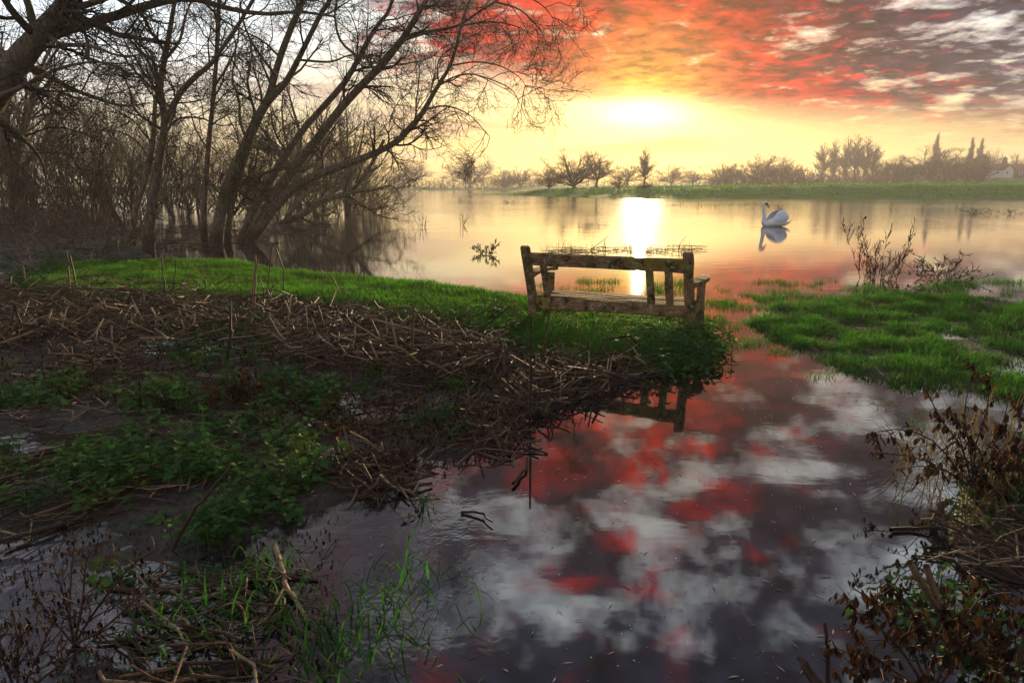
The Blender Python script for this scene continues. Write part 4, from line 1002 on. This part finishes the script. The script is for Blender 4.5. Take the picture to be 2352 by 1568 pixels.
    area([(2080, 1400), (2352, 1340), (2380, 1540), (2150, 1540)], 7, .8, 'nettle under the withered plant in the lower right corner', 'nettles lower right')
    area([(60, 690), (420, 690), (700, 740), (900, 770), (1060, 830), (900, 830), (500, 760), (100, 760)], 26, .9, 'nettle sprouting through the middle of the long stalk heap', 'nettles in the heap')
    put(260, 1330, 1.0, 'single bright nettle at the lower left among black seed heads', None, k=2)
    put(1160, 700, .8, 'nettle closest to the left bench post', None, k=3) if False else None
    # duckweed-green leaves floating low on the pale water
    put(965, 1160, .7, 'pale half-sunken green plant in the milky water', None, z=-.05, k=4)
build_nettles()

# ------------------------------------------------------------------ dead stalks
def stalk_line(L, kinks, K=9, flat=True):
    """a straight dry stem snapped at a few joints, in its own frame along +X"""
    ks = np.sort(rng.uniform(.2, .85, kinks)); seg = np.concatenate([[0], ks, [1]])*L
    pts = [np.zeros(3)]; a, b = 0.0, 0.0
    for i in range(len(seg) - 1):
        pts.append(pts[-1] + (seg[i+1] - seg[i])*np.array([math.cos(a)*math.cos(b), math.sin(a)*math.cos(b), math.sin(b)]))
        a += rng.normal()*.75; b = rng.normal()*(.12 if flat else .6)
    return np.array(pts)
def resample(P, K):
    d = np.concatenate([[0], np.cumsum(np.linalg.norm(np.diff(P, axis=0), axis=1))]); t = np.linspace(0, d[-1], K)
    # keep the kinks sharp: use the original corners, padded by extra points
    t = np.sort(np.concatenate([d, rng.uniform(0, d[-1], max(0, K - len(d)))]))[:K]
    return np.stack([np.interp(t, d, P[:, j]) for j in range(3)], 1)
def build_stalks():
    zones = [  # picture outline, number, heap height, length range, radius
        ([(-150, 650), (200, 655), (420, 668), (640, 690), (780, 715), (900, 740), (1040, 770), (1120, 800), (1190, 850), (1100, 880), (900, 850), (640, 830), (560, 760), (300, 760), (0, 800), (-150, 800)], 2300, .24, (.22, .80), .0074),
        ([(1200, 845), (1340, 820), (1450, 838), (1490, 850), (1430, 868), (1350, 895), (1270, 925), (1200, 940), (1180, 900)], 430, .13, (.15, .5), .0062),
        ([(1050, 900), (1180, 900), (1210, 980), (1180, 1020), (1070, 1010)], 140, .08, (.15, .5), .0060),
        ([(780, 1030), (940, 1040), (960, 1100), (850, 1130), (770, 1100)], 150, .06, (.12, .36), .0052),
        ([(280, 1320), (520, 1270), (680, 1290), (700, 1420), (640, 1568), (280, 1568)], 150, .04, (.10, .38), .0046),
        ([(2180, 1180), (2352, 1120), (2480, 1200), (2480, 1330), (2230, 1310)], 120, .09, (.10, .5), .0042),
        ([(100, 790), (330, 770), (340, 850), (150, 880)], 160, .10, (.25, .6), .0058),
        ([(0, 820), (1150, 850), (1180, 1050), (700, 1000), (0, 1250)], 520, .02, (.2, .7), .0048),
        ([(-50, 700), (560, 700), (620, 800), (0, 800)], 300, .22, (.3, .9), .006)]
    parts = []
    K = 6; lines, rad = [], []
    for pg, n, hh, (l0, l1), r in zones:
        pg = np.array(pg, float); c = 0
        while c < n:
            m = 600; u = rng.uniform(pg[:, 0].min(), pg[:, 0].max(), m); v = rng.uniform(pg[:, 1].min(), pg[:, 1].max(), m); k = inside(pg, u, v); u, v = u[k], v[k]
            for a, b in zip(u, v):
                if c >= n: break
                p = at(a, b, .05); L = rng.uniform(l0, l1); Q = resample(stalk_line(L, int(rng.integers(1, 4))), K) if L > .25 else resample(stalk_line(L, 1), K)
                az = rng.uniform(0, 6.28) if rng.uniform() < .35 else rng.normal(0, .38) + 4.0*(float(vnoise(np.array([p[0]*.9]), np.array([p[1]*.9]), 91)[0]) - .5); ti = rng.normal()*.34*(hh > .05)
                R3 = np.array([[math.cos(az)*math.cos(ti), -math.sin(az), -math.cos(az)*math.sin(ti)], [math.sin(az)*math.cos(ti), math.cos(az), -math.sin(az)*math.sin(ti)], [math.sin(ti), 0, math.cos(ti)]])
                Q = (Q - Q.mean(0)) @ R3.T; p = p.copy(); p[2] = max(gz_fast(p[0], p[1]), 0) + hh*rng.uniform(0, 1)**1.6*heap_profile(p) + .008
                Q = Q + p; lo = Q[:, 2] - np.maximum(0.004, 0); Q[:, 2] = np.maximum(Q[:, 2], .004)
                lines.append(Q); rad.append(r*(.3 + 1.25*rng.uniform()**1.5)); c += 1
    P = np.array(lines); R = np.array(rad)[:, None]*np.linspace(1, .75, K)[None]
    V, Q, t = tubes(P, R, 5, rng.uniform(0, 1, len(P)))
    # the stems that show most are things of their own, the rest one tangle
    order = np.argsort(-(np.array(rad)*np.linalg.norm(P[:, 0] - P[:, -1], axis=1)/np.maximum(1.5, P[:, :, 1].mean(1))))
    own = set(); tally = {}
    for i in order.tolist():
        g = zone_name(*pix(P[i].mean(0)))[1]
        if tally.get(g, 0) < 34 and len(own) < 220: own.add(i); tally[g] = tally.get(g, 0) + 1
    own = own; keep = np.array([i not in own for i in range(len(P))])
    V, Q, t = tubes(P[keep], R[keep], 5, t[::K*5][keep]); stuff('dead_stems', [(V, [Q], t)], 'dead_stalk', 'tangle of broken brown stems matted over the near bank')
    for i in sorted(own):
        c = P[i].mean(0); c[2] = 0; V, Q, t = tubes(P[i:i+1] - c, R[i:i+1], 6, np.array([rng.uniform()]))
        u, v = pix(P[i].mean(0)); where, grp = zone_name(u, v)
        tag(new_obj('dead_stalk', make_mesh('dead_stalk', V, [Q], MATS['dead_stalk'], True, t), None, c), 'thick broken brown stalk lying ' + where, 'stalk', 'stalks lying ' + grp)
    # standing and bent stalks: corner points in the picture, at one depth
    S = [([(160, 690), (158, 640), (152, 578)], 'upright snapped stalk standing left of the lawn', .009), ([(178, 672), (166, 610), (160, 586)], 'dark stalk leaning on the upright snapped one left of the lawn', .008),
         ([(100, 700), (130, 655), (185, 672), (220, 690)], 'stalk bent into a low arch at the left end of the heap', .007), ([(262, 690), (262, 668), (325, 666), (332, 720)], 'square-bent stalk like a small gate on the heap', .007),
         ([(385, 700), (376, 640), (372, 590)], 'dark thin stalk crossing the lawn left of centre', .006), ([(395, 680), (402, 630), (405, 596)], 'thin pale stalk beside the dark one crossing the lawn', .005),
         ([(405, 672), (440, 632), (472, 645), (474, 668)], 'bent stalk hooked over against the lawn', .006), ([(498, 670), (500, 650), (535, 632), (548, 668)], 'stalk bent like a tent pole in front of the lawn', .006),
         ([(583, 730), (586, 640), (588, 585)], 'straight pale stalk rising highest at the lawn edge', .008), ([(576, 735), (580, 650), (594, 592)], 'second straight stalk leaning on the tallest pale one', .006),
         ([(612, 680), (620, 600), (626, 562)], 'thin stalk reaching from the lawn over the water', .006), ([(648, 690), (652, 620), (634, 570), (625, 560)], 'stalk with a drooping snapped top beside the thin one', .006),
         ([(540, 740), (543, 690), (590, 678), (620, 720)], 'stalk kinked over the heap crest near its middle', .007), ([(600, 700), (606, 665), (596, 640)], 'short dark stub left of the thin tall stalks', .006),
         ([(740, 690), (742, 640), (736, 610)], 'thin upright stalk in the lawn right of the heap crest', .0045), ([(790, 690), (765, 640), (742, 612)], 'slanting thin stalk falling to the right in the lawn', .0045),
         ([(832, 708), (800, 672), (776, 650)], 'hair-thin stalk slanting over the lawn near the nettles', .003), ([(520, 830), (532, 760), (528, 690)], 'dark thick stalk standing from the heap front', .008),
         ([(944, 850), (948, 770), (950, 702)], 'lone upright stalk left of the nettle band', .008), ([(980, 790), (968, 740), (950, 704)], 'stalk snapped from the top of the lone upright one', .007),
         ([(1000, 770), (1018, 742), (1090, 750), (1092, 780)], 'stalk bent flat over the nettle band', .006), ([(930, 720), (905, 735), (870, 755)], 'stalk slanting at the right shoulder of the heap', .006),
         ([(20, 760), (30, 700), (46, 740), (58, 800)], 'bent stalk at the left edge of the heap', .007), ([(60, 660), (50, 600), (40, 560)], 'pale stalk at the far left before the brambles', .007),
         ([(120, 660), (80, 620), (0, 580)], 'long dark stalk slanting in from the left edge', .007), ([(640, 770), (655, 735), (700, 700)], 'stalk pointing up to the right on the heap', .006),
         ([(820, 800), (815, 755), (790, 720)], 'dark stub in the middle right of the heap', .007), ([(720, 800), (745, 755), (730, 700)], 'kinked stalk in the middle of the heap', .007),
         ([(1218, 960), (1219, 840), (1219, 738)], 'dark straight stalk standing before the left bench post', .007), ([(1242, 850), (1258, 760), (1266, 682)], 'reddish stalk leaning on the bench seat', .007),
         ([(1266, 684), (1240, 710), (1222, 732)], 'snapped top of the stalk that leans on the bench seat', .006), ([(1360, 840), (1385, 782), (1445, 772), (1470, 795)], 'stalk bent into an angular arch below the bench', .008),
         ([(1420, 860), (1432, 820), (1440, 775)], 'short upright stalk under the angular arch', .006), ([(1110, 980), (1100, 900), (1112, 860)], 'upright stalk right of the loose stems, by the water gap', .006),
         ([(700, 850), (560, 855), (500, 890)], 'stalk lying bent on the mud in the dark middle', .006), ([(620, 1030), (655, 985), (690, 950)], 'slanting brown stalk above the large nettle clump', .007),
         ([(630, 1246), (655, 1340), (706, 1430)], 'thick reddish stem lying slanted in the pale shallow water', .007), ([(395, 1258), (450, 1160), (530, 1070)], 'long pale bent straw crossing the dark nettles', .005),
         ([(620, 1010), (600, 960), (640, 930)], 'dry bent stem above the large nettle clump', .005), ([(440, 1568), (560, 1540), (640, 1520)], 'tan stalk lying along the bottom edge', .006),
         ([(2145, 1200), (2160, 1160), (2180, 1150)], 'stub of a thick broken stem at the right water edge', .012), ([(2045, 1215), (2100, 1213), (2140, 1216)], 'dark stick floating beside the right bank', .006),
         ([(2090, 1290), (2160, 1410), (2220, 1568)], 'long pale straw slanting through the withered plant, lower right', .006), ([(2130, 1300), (2170, 1430), (2300, 1560)], 'second pale straw crossing the lower right corner', .006),
         ([(1880, 1568), (1850, 1530), (1835, 1515)], 'dark cut stick end poking in at the bottom', .010), ([(1900, 1568), (1902, 1480), (1900, 1430)], 'thin dark stem upright at the bottom edge', .004),
         ([(1180, 1110), (1205, 1080), (1210, 1050)], 'grey curled stick on the water edge', .006), ([(1060, 1170), (1110, 1180), (1130, 1200)], 'white twig afloat in the milky water', .004)]
    for pts, lab, r in S:
        b = max(pts, key=lambda q: q[1]); p = at(b[0], b[1], .02); Y = p[1]
        if lab.startswith(('thick reddish', 'tan stalk', 'dark stick', 'grey curled', 'white twig', 'stalk lying')): Q = np.array([at(u, v, .015) for u, v in pts])
        else: Q = np.array([atY(u, v, Y + (i*.03)) for i, (u, v) in enumerate(pts)])
        Q = resample(Q, len(pts) + 3); Q += rng.normal(size=Q.shape)*.004; c = Q[0].copy(); c[2] = 0 if abs(c[2]) < .3 else c[2]
        V, F4, t = tubes((Q - c)[None], (1.5*r*np.linspace(1.1, .75, len(Q)))[None], 6, np.array([rng.uniform(0, .2) if 'dark' in lab else rng.uniform(.8, 1) if 'pale' in lab else rng.uniform(.2, .6)]))
        tag(new_obj('standing_stalk', make_mesh('standing_stalk', V, [F4], MATS['dead_stalk'], True, t), None, c), lab, 'stalk')
_gx = np.linspace(-14, 8, 221); _gy = np.linspace(1, 16, 151); _GX, _GY = np.meshgrid(_gx, _gy); _GZ = ground_z(_GX, _GY)
def gz_fast(x, y): return _GZ[int(np.clip((y - 1)*10 + .5, 0, 150)), int(np.clip((x + 14)*10 + .5, 0, 220))]
def heap_profile(p): return .45 + .9*float(vnoise(np.array([p[0]*1.3]), np.array([p[1]*1.3]), 77)[0])
def pix(p):
    q = p - np.array([0, 0, CAM_H]); f = q[1]*CP - q[2]*SP; return 1176 + F*q[0]/f, 784 - F*(q[1]*SP + q[2]*CP)/f
def zone_name(u, v):
    if u > 2000: return 'in the withered heap at the right edge', 'in the right heap'
    if v > 1240: return 'in the wet pile at the bottom left of the picture', 'in the bottom pile'
    if u > 1180: return 'in the pile below the bench', 'below the bench'
    if v > 1000: return 'in the small pile above the pale water', 'above the pale water'
    if v > 860: return 'loose in the flooded weeds of the middle ground', 'in the flooded weeds'
    if u < 560: return 'on the left half of the long heap', 'on the left heap'
    return 'on the right half of the long heap', 'on the right heap'
build_stalks()

# ------------------------------------------------------------------ brambles, withered plants, shrubs in the water
def build_brambles():
    pg = poly([(-60, 500), (150, 490), (300, 520), (345, 585), (200, 606), (60, 625), (-60, 640)]); L = []
    x, y = scatter(pg, 5000); k = inside(pg, x, y); x, y = x[k][:900], y[k][:900]; n = len(x); a = rng.uniform(0, 6.28, n); D = unit(np.stack([np.cos(a), np.sin(a), rng.uniform(.5, 3, n)], 1)); K = 8
    P = np.empty((n, K, 3)); P[:, 0] = np.stack([x, y, ground_z(x, y) - .05], 1); Ln = rng.uniform(.6, 2.2, n)
    for q in range(1, K): D = unit(D + rng.normal(size=D.shape)*.12 - np.array([0, 0, .22])); P[:, q] = P[:, q-1] + D*(Ln/(K-1))[:, None]
    P[..., 2] = np.maximum(P[..., 2], .03); R = rng.uniform(.004, .009, (n, 1))*np.linspace(1, .5, K)[None]
    A, RA = branch(P, R, 5, .2, .7, K=4, up=-.05, wob=.25, rk=.7, rmin=.003)
    parts = [(*[(V, [Q], t) for V, Q, t in [tubes(P, R, 4, rng.uniform(0, 1, n))]][0],), (*[(V, [Q], t) for V, Q, t in [tubes(A, RA, 3, rng.uniform(0, 1, len(A)))]][0],)]
    stuff('bramble_tangle', parts, 'dead_stalk', 'reddish brown bramble tangle under the trees at the left')
    # drift of twigs caught between the trunks
    pg = poly([(340, 520), (640, 500), (760, 520), (700, 545), (560, 570), (420, 585), (350, 580)]); x, y = scatter(pg, 4000); c = fbm(x*.8, y*.8, 5, 3); k = inside(pg, x, y) & (c > .48); x, y = x[k][:420], y[k][:420]; n = len(x)
    a = rng.normal(0, .7, n); l = rng.uniform(.08, .6, n); P = np.stack([np.stack([x + np.cos(a)*l*t, y + np.sin(a)*l*t, .01 + .03*rng.uniform(0, 1, n)], 1) for t in (0, .5, 1)], 1)
    V, Q, t = tubes(P, rng.uniform(.003, .009, (n, 1))*np.ones((1, 3)), 4, rng.uniform(0, 1, n)); stuff('driftwood', [(V, [Q], t)], 'dead_stalk', 'drift of twigs floating round the flooded trunks')
build_brambles()

def withered(label, u, v, stems, name='withered_plant', leafn=9, leaf=.045, seed=0, z=0.0, tip_only=False, green=0):
    """stems: list of picture polylines with depth offset, rooted near (u, v)"""
    b = at(u, v, z); root = tag(new_obj(name, None, None, b), label, 'plant')
    SL, LVs = [], []; sp, sr = [], []
    for pts, dy in stems:
        Q = np.array([b] + [atY(a, c, b[1] + dy*(i + 1)/len(pts)) for i, (a, c) in enumerate(pts)]); P = spline(Q, 9); sp.append(P); sr.append(.0050*np.linspace(1, .4, 9))
    P, R = np.array(sp), np.array(sr)
    A, RA = branch(P, R, 12, .05, .20, ang=(25, 75), t0=.2, K=5, up=-.02, wob=.25, rk=.6, rmin=.0015)
    parts = []
    for q, rr in ((P, R), (A, RA)):
        V, Q, t = tubes(q - b, rr, 4, rng.uniform(0, .6, len(q))); parts.append((V, [Q], t))
    V, fs, t = merge(parts); new_obj('stems', make_mesh('stems', V, fs, MATS['dead_stalk'], True, t), root)
    O = []
    for q in (P[:, 3:], A): 
        i = rng.integers(0, q.shape[1]-1, (len(q), leafn)); f = rng.uniform(0, 1, (len(q), leafn, 1)); I = np.arange(len(q))[:, None]
        O.append((q[I, i]*(1-f) + q[I, i+1]*f).reshape(-1, 3))
    O = np.concatenate(O) - b; n = len(O); keep = rng.uniform(0, 1, n) < .70; O = O[keep]; n = len(O)
    Lg = withered_leaves(O, leaf); new_obj('withered_leaves', make_mesh('withered_leaves', *Lg[:2], MATS['withered_leaf'], True, Lg[2]), root)
    if green:
        i = rng.integers(0, n, green); Lg = place_leaves(O[i], rng.uniform(0, 6.28, green), rng.uniform(0, .8, green), rng.normal(size=green)*.3, rng.uniform(.7, 1.2, green)*leaf, rng.uniform(.4, 1, green))
        new_obj('green_leaves', make_mesh('green_leaves', *Lg[:2], MATS['nettle_leaf'], True, Lg[2]), root)
def withered_leaves(O, leaf):
    """shrivelled hanging leaves: narrow curled strips"""
    n = len(O); a = rng.uniform(0, 6.28, n); L = leaf*rng.uniform(.5, 1.35, n); W = L*rng.uniform(.22, .5, n)
    d = np.stack([np.cos(a), np.sin(a), 0*a], 1); s = np.stack([-np.sin(a), np.cos(a), 0*a], 1); out = rng.uniform(.1, .8, n)
    ts = np.array([0, .35, .7, 1.0]); ww = np.array([.25, 1, .8, .05]); cu = rng.uniform(-.4, .6, n)
    C = O[:, None] + d[:, None]*(L*out)[:, None, None]*(ts - cu[:, None]*ts**2)[..., None]; C[..., 2] -= L[:, None]*(ts*.9)*(1 - .3*out[:, None])
    fold = d[:, None]*(W[:, None]*ww*.25)[..., None]
    V = np.stack([C - s[:, None]*(W[:, None]*ww*.5)[..., None] + fold, C - fold, C + s[:, None]*(W[:, None]*ww*.5)[..., None] + fold], 2)
    ix = np.arange(n*12).reshape(n, 4, 3)
    Q = np.concatenate([np.stack([ix[:, :-1, j], ix[:, :-1, j+1], ix[:, 1:, j+1], ix[:, 1:, j]], -1).reshape(-1, 4) for j in (0, 1)])
    return V.reshape(-1, 3), [Q], np.repeat(np.clip(rng.beta(1.3, 2.2, n), 0, 1), 12)
def build_withered():
    withered('tall withered plant with hanging brown leaves at the right edge', 2235, 1150, [([(2230, 1040), (2215, 950), (2240, 830)], .1), ([(2215, 1040), (2160, 960), (2130, 900)], .0), ([(2240, 1030), (2270, 930), (2262, 850)], .15), ([(2200, 1080), (2140, 1010), (2060, 985), (1985, 1000)], -.1),
              ([(2190, 1090), (2100, 1050), (2020, 1040)], .1), ([(2250, 1060), (2300, 980), (2320, 900)], .1), ([(2260, 1070), (2330, 1000), (2350, 930)], .2), ([(2210, 1100), (2130, 1070), (2060, 1080)], -.2), ([(2240, 1060), (2200, 980), (2180, 930)], .2)], leafn=8, leaf=.036, green=10)
    withered('low brown withered plant right of the tall one, cut by the edge', 2345, 1190, [([(2340, 1080), (2330, 1010)], .1), ([(2310, 1100), (2280, 1040)], 0), ([(2370, 1100), (2380, 1010)], .1), ([(2300, 1130), (2250, 1100)], -.1)], leafn=10, leaf=.044, green=12)
    withered('dense withered dock plant filling the lower right corner', 2140, 1600, [([(2090, 1480), (2030, 1400), (1960, 1350)], .05), ([(2060, 1480), (1990, 1420), (1955, 1400)], .0), ([(2110, 1450), (2080, 1380), (2030, 1330)], .1), ([(2150, 1460), (2170, 1380), (2160, 1340)], .1), ([(2040, 1530), (1980, 1490), (1930, 1500)], -.05),
              ([(2190, 1470), (2230, 1400), (2270, 1350)], .1), ([(2080, 1560), (2000, 1540), (1960, 1560)], -.1), ([(2200, 1520), (2260, 1460), (2310, 1420)], 0)], leafn=10, leaf=.034, green=16)
    withered('withered plant with curled leaves in the right bottom corner', 2330, 1600, [([(2310, 1500), (2280, 1430)], .05), ([(2350, 1480), (2345, 1400)], .1), ([(2280, 1540), (2230, 1500)], 0), ([(2300, 1450), (2260, 1330)], .1)], leafn=10, leaf=.034, green=14)
    withered('black withered seed heads on thin stems at the lower left', 170, 1480, [([(150, 1380), (120, 1290)], .1), ([(190, 1380), (200, 1280), (250, 1240)], .1), ([(220, 1400), (300, 1300), (350, 1270)], .1), ([(120, 1420), (60, 1340)], 0), ([(240, 1440), (340, 1350), (395, 1300)], 0), ([(160, 1400), (170, 1250), (190, 1200)], .2)], leafn=5, leaf=.020)
    withered('second clump of black withered seed heads in the lower left corner', 40, 1600, [([(40, 1480), (30, 1400)], .1), ([(90, 1500), (120, 1430)], .05), ([(10, 1520), (-20, 1420)], 0), ([(120, 1540), (200, 1480)], 0)], leafn=6, leaf=.018)
    withered('dark drooping leafy remains standing in the mud at the left', 560, 940, [([(540, 900), (500, 890)], 0), ([(570, 900), (600, 880)], 0), ([(560, 890), (555, 860)], .1), ([(520, 920), (470, 910)], 0)], leafn=8, leaf=.05)
build_withered()

def water_shrub(label, u, v, h, w, n, thick=.0035, leaves=0, name='flooded_shrub', mat_='dead_stalk', cat='shrub', n2=7, n3=4):
    b = at(u, v, 0); L = scrub_lines(1.0, 60, n, thick, n2, n3)
    L = [(P*np.array([w, w, h]), np.clip(R, .0016, .02), s) for P, R, s in L]
    root = tag(new_obj(name, None, None, b, rng.uniform(0, 6.28)), label, cat)
    parts = []
    for P, R, s in L:
        V, Q, t = tubes(P, R, s, rng.uniform(.1, .6, len(P))); parts.append((V, [Q], t))
    V, fs, t = merge(parts); new_obj('stems', make_mesh('stems', V, fs, MATS[mat_], True, t), root)
    if leaves:
        P = np.concatenate([p.reshape(-1, 3) for p, _, _ in L[1:]]); O = P[rng.integers(0, len(P), leaves)]; O = O[O[:, 2] > 0.02]
        Lg = withered_leaves(O, .06); new_obj('withered_leaves', make_mesh('withered_leaves', *Lg[:2], MATS['withered_leaf'], True, Lg[2]), root)
def build_water_shrubs():
    water_shrub('larger bare reddish shrub rising from the water at the right', 2015, 640, 1.10, .78, 15, .0032, 50, n2=8, n3=4)
    water_shrub('lower spreading bare shrub right of the larger flooded one', 2165, 641, .55, .70, 18, .0030, 16, n2=8, n3=4)
    water_shrub('leafy drooping sprig standing in the water left of the bench', 1118, 583, .36, .50, 10, .006, 90)
    water_shrub('thin leafless sprout in the pale water past the wood', 972, 522, .75, .40, 5, .007, 0, n2=5, n3=3)
    water_shrub('second thin sprout, right of the first in the pale water', 1062, 517, .55, .30, 5, .007, 0, n2=5, n3=3)
    water_shrub('small twiggy clump directly behind the swan', 1790, 481, .40, .55, 9, .012, 0, n2=5)
    water_shrub('low brown clump in the water at the far right', 2255, 491, .40, 1.3, 9, .012, 20, n2=5)
    water_shrub('low brown clump cut by the right edge of the water', 2325, 492, .40, .8, 7, .012, 10, n2=5)
    water_shrub('tiny sprouts in the water under the left end of the spit', 1175, 466, .5, 1.2, 7, .015, 0, n2=4, n3=2)
    water_shrub('single thin sprout beside the sunlit spit', 1060, 462, .5, .8, 6, .015, 0, n2=4, n3=2)
    for u, v, k, w in ((2045, 482, 1, 'midway between swan and right edge'), (2118, 480, 1, 'right of the midway one'), (1930, 484, 1, 'right of the swan'), (2196, 478, 1, 'nearest the far right clump')):
        water_shrub('thin dead reed stems in the far water ' + w, u, v, .8, .25, 4, .010, 0, n2=2, n3=1, name='reed', cat='reed')
    # dry reeds in the sun left of the swan
    def reedbed(name, label, u0, u1, v0, v1, n, h0, h1, w, m='dry_grass', lean=.7):
        pg = poly([(u0, v0), (u1, v0), (u1, v1), (u0, v1)], 0); x, y = scatter(pg, n); k = fbm(x*1.2, y*1.2, 15, 3) > .42; x, y = x[k], y[k]; m_ = len(x)
        stuff(name, [blades(x, y, np.full(m_, -.02), rng.uniform(h0, h1, m_), np.full(m_, w), lean, .5)], m, label)
    reedbed('reeds', 'dry reddish reeds in the bright water left of the swan', 1600, 1730, 468, 479, 260, .1, .6, .02)
    reedbed('reeds', 'sparse dry reeds in the bright water below the sun', 1440, 1600, 470, 476, 90, .05, .25, .02)
    # raft of straw and dead reed behind the bench back
    B = []; n = 170; pg = poly([(1235, 572), (1590, 566), (1600, 584), (1250, 586)], 0); x, y = scatter(pg, 900); k = inside(pg, x, y); x, y = x[k][:n], y[k][:n]; n = len(x)
    a = rng.normal(0, .35, n); l = rng.uniform(.1, .6, n); P = np.stack([np.stack([x + np.cos(a)*l*t, y + np.sin(a)*l*t, .012 + .05*rng.uniform(0, 1, n)], 1) for t in (0, .5, 1)], 1)
    V, Q, t = tubes(P, rng.uniform(.002, .005, (n, 1))*np.ones((1, 3)), 3, rng.uniform(.3, 1, n)); B.append((V, [Q], t))
    m = 170; i = rng.integers(0, n, m); V2, f2, t2 = blades(x[i], y[i], np.zeros(m), rng.uniform(.08, .38, m), np.full(m, .009), 1.1, .6); B.append((V2, f2, t2))
    stuff('reed_raft', B, 'dry_grass', 'raft of straw and dead reed floating behind the bench back')
    for pts, lab in (([(1355, 574), (1380, 556), (1400, 540)], 'bare stick pointing up to the right behind the bench back'), ([(1558, 575), (1562, 558), (1576, 543)], 'curved twig above the right half of the bench back'), ([(1392, 578), (1390, 562), (1389, 548)], 'short upright reed stub behind the middle of the bench')):
        Y = at(*pts[0], 0)[1]; Q = resample(np.array([atY(u, v, Y) for u, v in pts]), 5); c = Q[0].copy(); c[2] = 0
        V, F4, t = tubes((Q - c)[None], np.linspace(.009, .004, 5)[None], 5, np.array([.4])); tag(new_obj('floating_stick', make_mesh('floating_stick', V, [F4], MATS['dead_stalk'], True, t), None, c), lab, 'stick')
    # straw in the right-hand heap
    pg = poly([(2040, 1090), (2100, 990), (2250, 960), (2500, 960), (2500, 1250), (2200, 1260)], 0); x, y = scatter(pg, 1000); k = inside(pg, x, y); x, y = x[k], y[k]; n = len(x)
    stuff('dry_grass', [arcs(np.stack([x, y, np.zeros(n)], 1), rng.normal(2.8, 1.2, n), rng.uniform(.04, .28, n), rng.uniform(.1, .4, n), rng.uniform(.003, .006, n), rng.uniform(0, .7, n))], 'dry_grass', 'bleached straw arching from the right bank into the water')
    # specks, seeds and bits of straw on the mirror of water
    pg = poly([(1200, 1000), (1700, 830), (1950, 870), (2150, 1000), (2000, 1200), (2100, 1350), (1900, 1568), (650, 1568), (750, 1200)], 0); n = 1200; x, y = scatter(pg, 5000); k = inside(pg, x, y); x, y = x[k][:n], y[k][:n]; n = len(x)
    a = rng.uniform(0, 6.28, n); l = np.where(rng.uniform(0, 1, n) < .75, rng.uniform(.002, .005, n), rng.uniform(.008, .025, n)); w = rng.uniform(.0012, .003, n)
    d = np.stack([np.cos(a), np.sin(a), 0*a], 1); s = np.stack([-np.sin(a), np.cos(a), 0*a], 1); C = np.stack([x, y, np.full(n, .004)], 1)
    V = np.stack([C - d*l[:, None], C - s*w[:, None], C + d*l[:, None], C + s*w[:, None]], 1); top = V.copy(); 
    V = np.concatenate([V.reshape(-1, 3), C + np.array([0, 0, .002])]); i = np.arange(n)*4; tp = n*4 + np.arange(n)
    T = np.concatenate([np.stack([i + j, i + (j+1) % 4, tp], 1) for j in range(4)])
    tt = rng.uniform(0, 1, n); stuff('floating_debris', [(V, [T], np.concatenate([np.repeat(tt, 4), tt]))], 'speck', 'tiny seeds and straw bits floating on the near water')
build_water_shrubs()

def build_litter():
    """shreds of rotten leaf and broken bits matted into the heaps"""
    pg = np.array([(-100, 650), (420, 668), (780, 715), (1040, 770), (1200, 830), (1450, 835), (1480, 855), (1350, 900), (1210, 960), (1100, 1010), (900, 1100), (700, 1000), (300, 950), (0, 900)], float)
    n = 5200; u = rng.uniform(-100, 1480, n*2); v = rng.uniform(650, 1100, n*2); k = inside(pg, u, v); u, v = u[k][:n], v[k][:n]
    P = np.array([at(a, b, .03) for a, b in zip(u, v)]); P[:, 2] = np.array([max(gz_fast(p[0], p[1]), 0) for p in P]) + rng.uniform(.01, .13, len(P))
    u = rng.uniform(-60, 780, 2600); v = rng.uniform(800, 1568, 2600); P2 = np.array([at(a, b, .01) for a, b in zip(u, v)]); P2[:, 2] = np.array([max(gz_fast(p[0], p[1]), 0) for p in P2]) + .012
    stuff('leaf_litter', [withered_leaves(P, .040), withered_leaves(P2, .022)], 'withered_leaf', 'shreds of rotten brown leaf matted into the stem heaps')
build_litter()
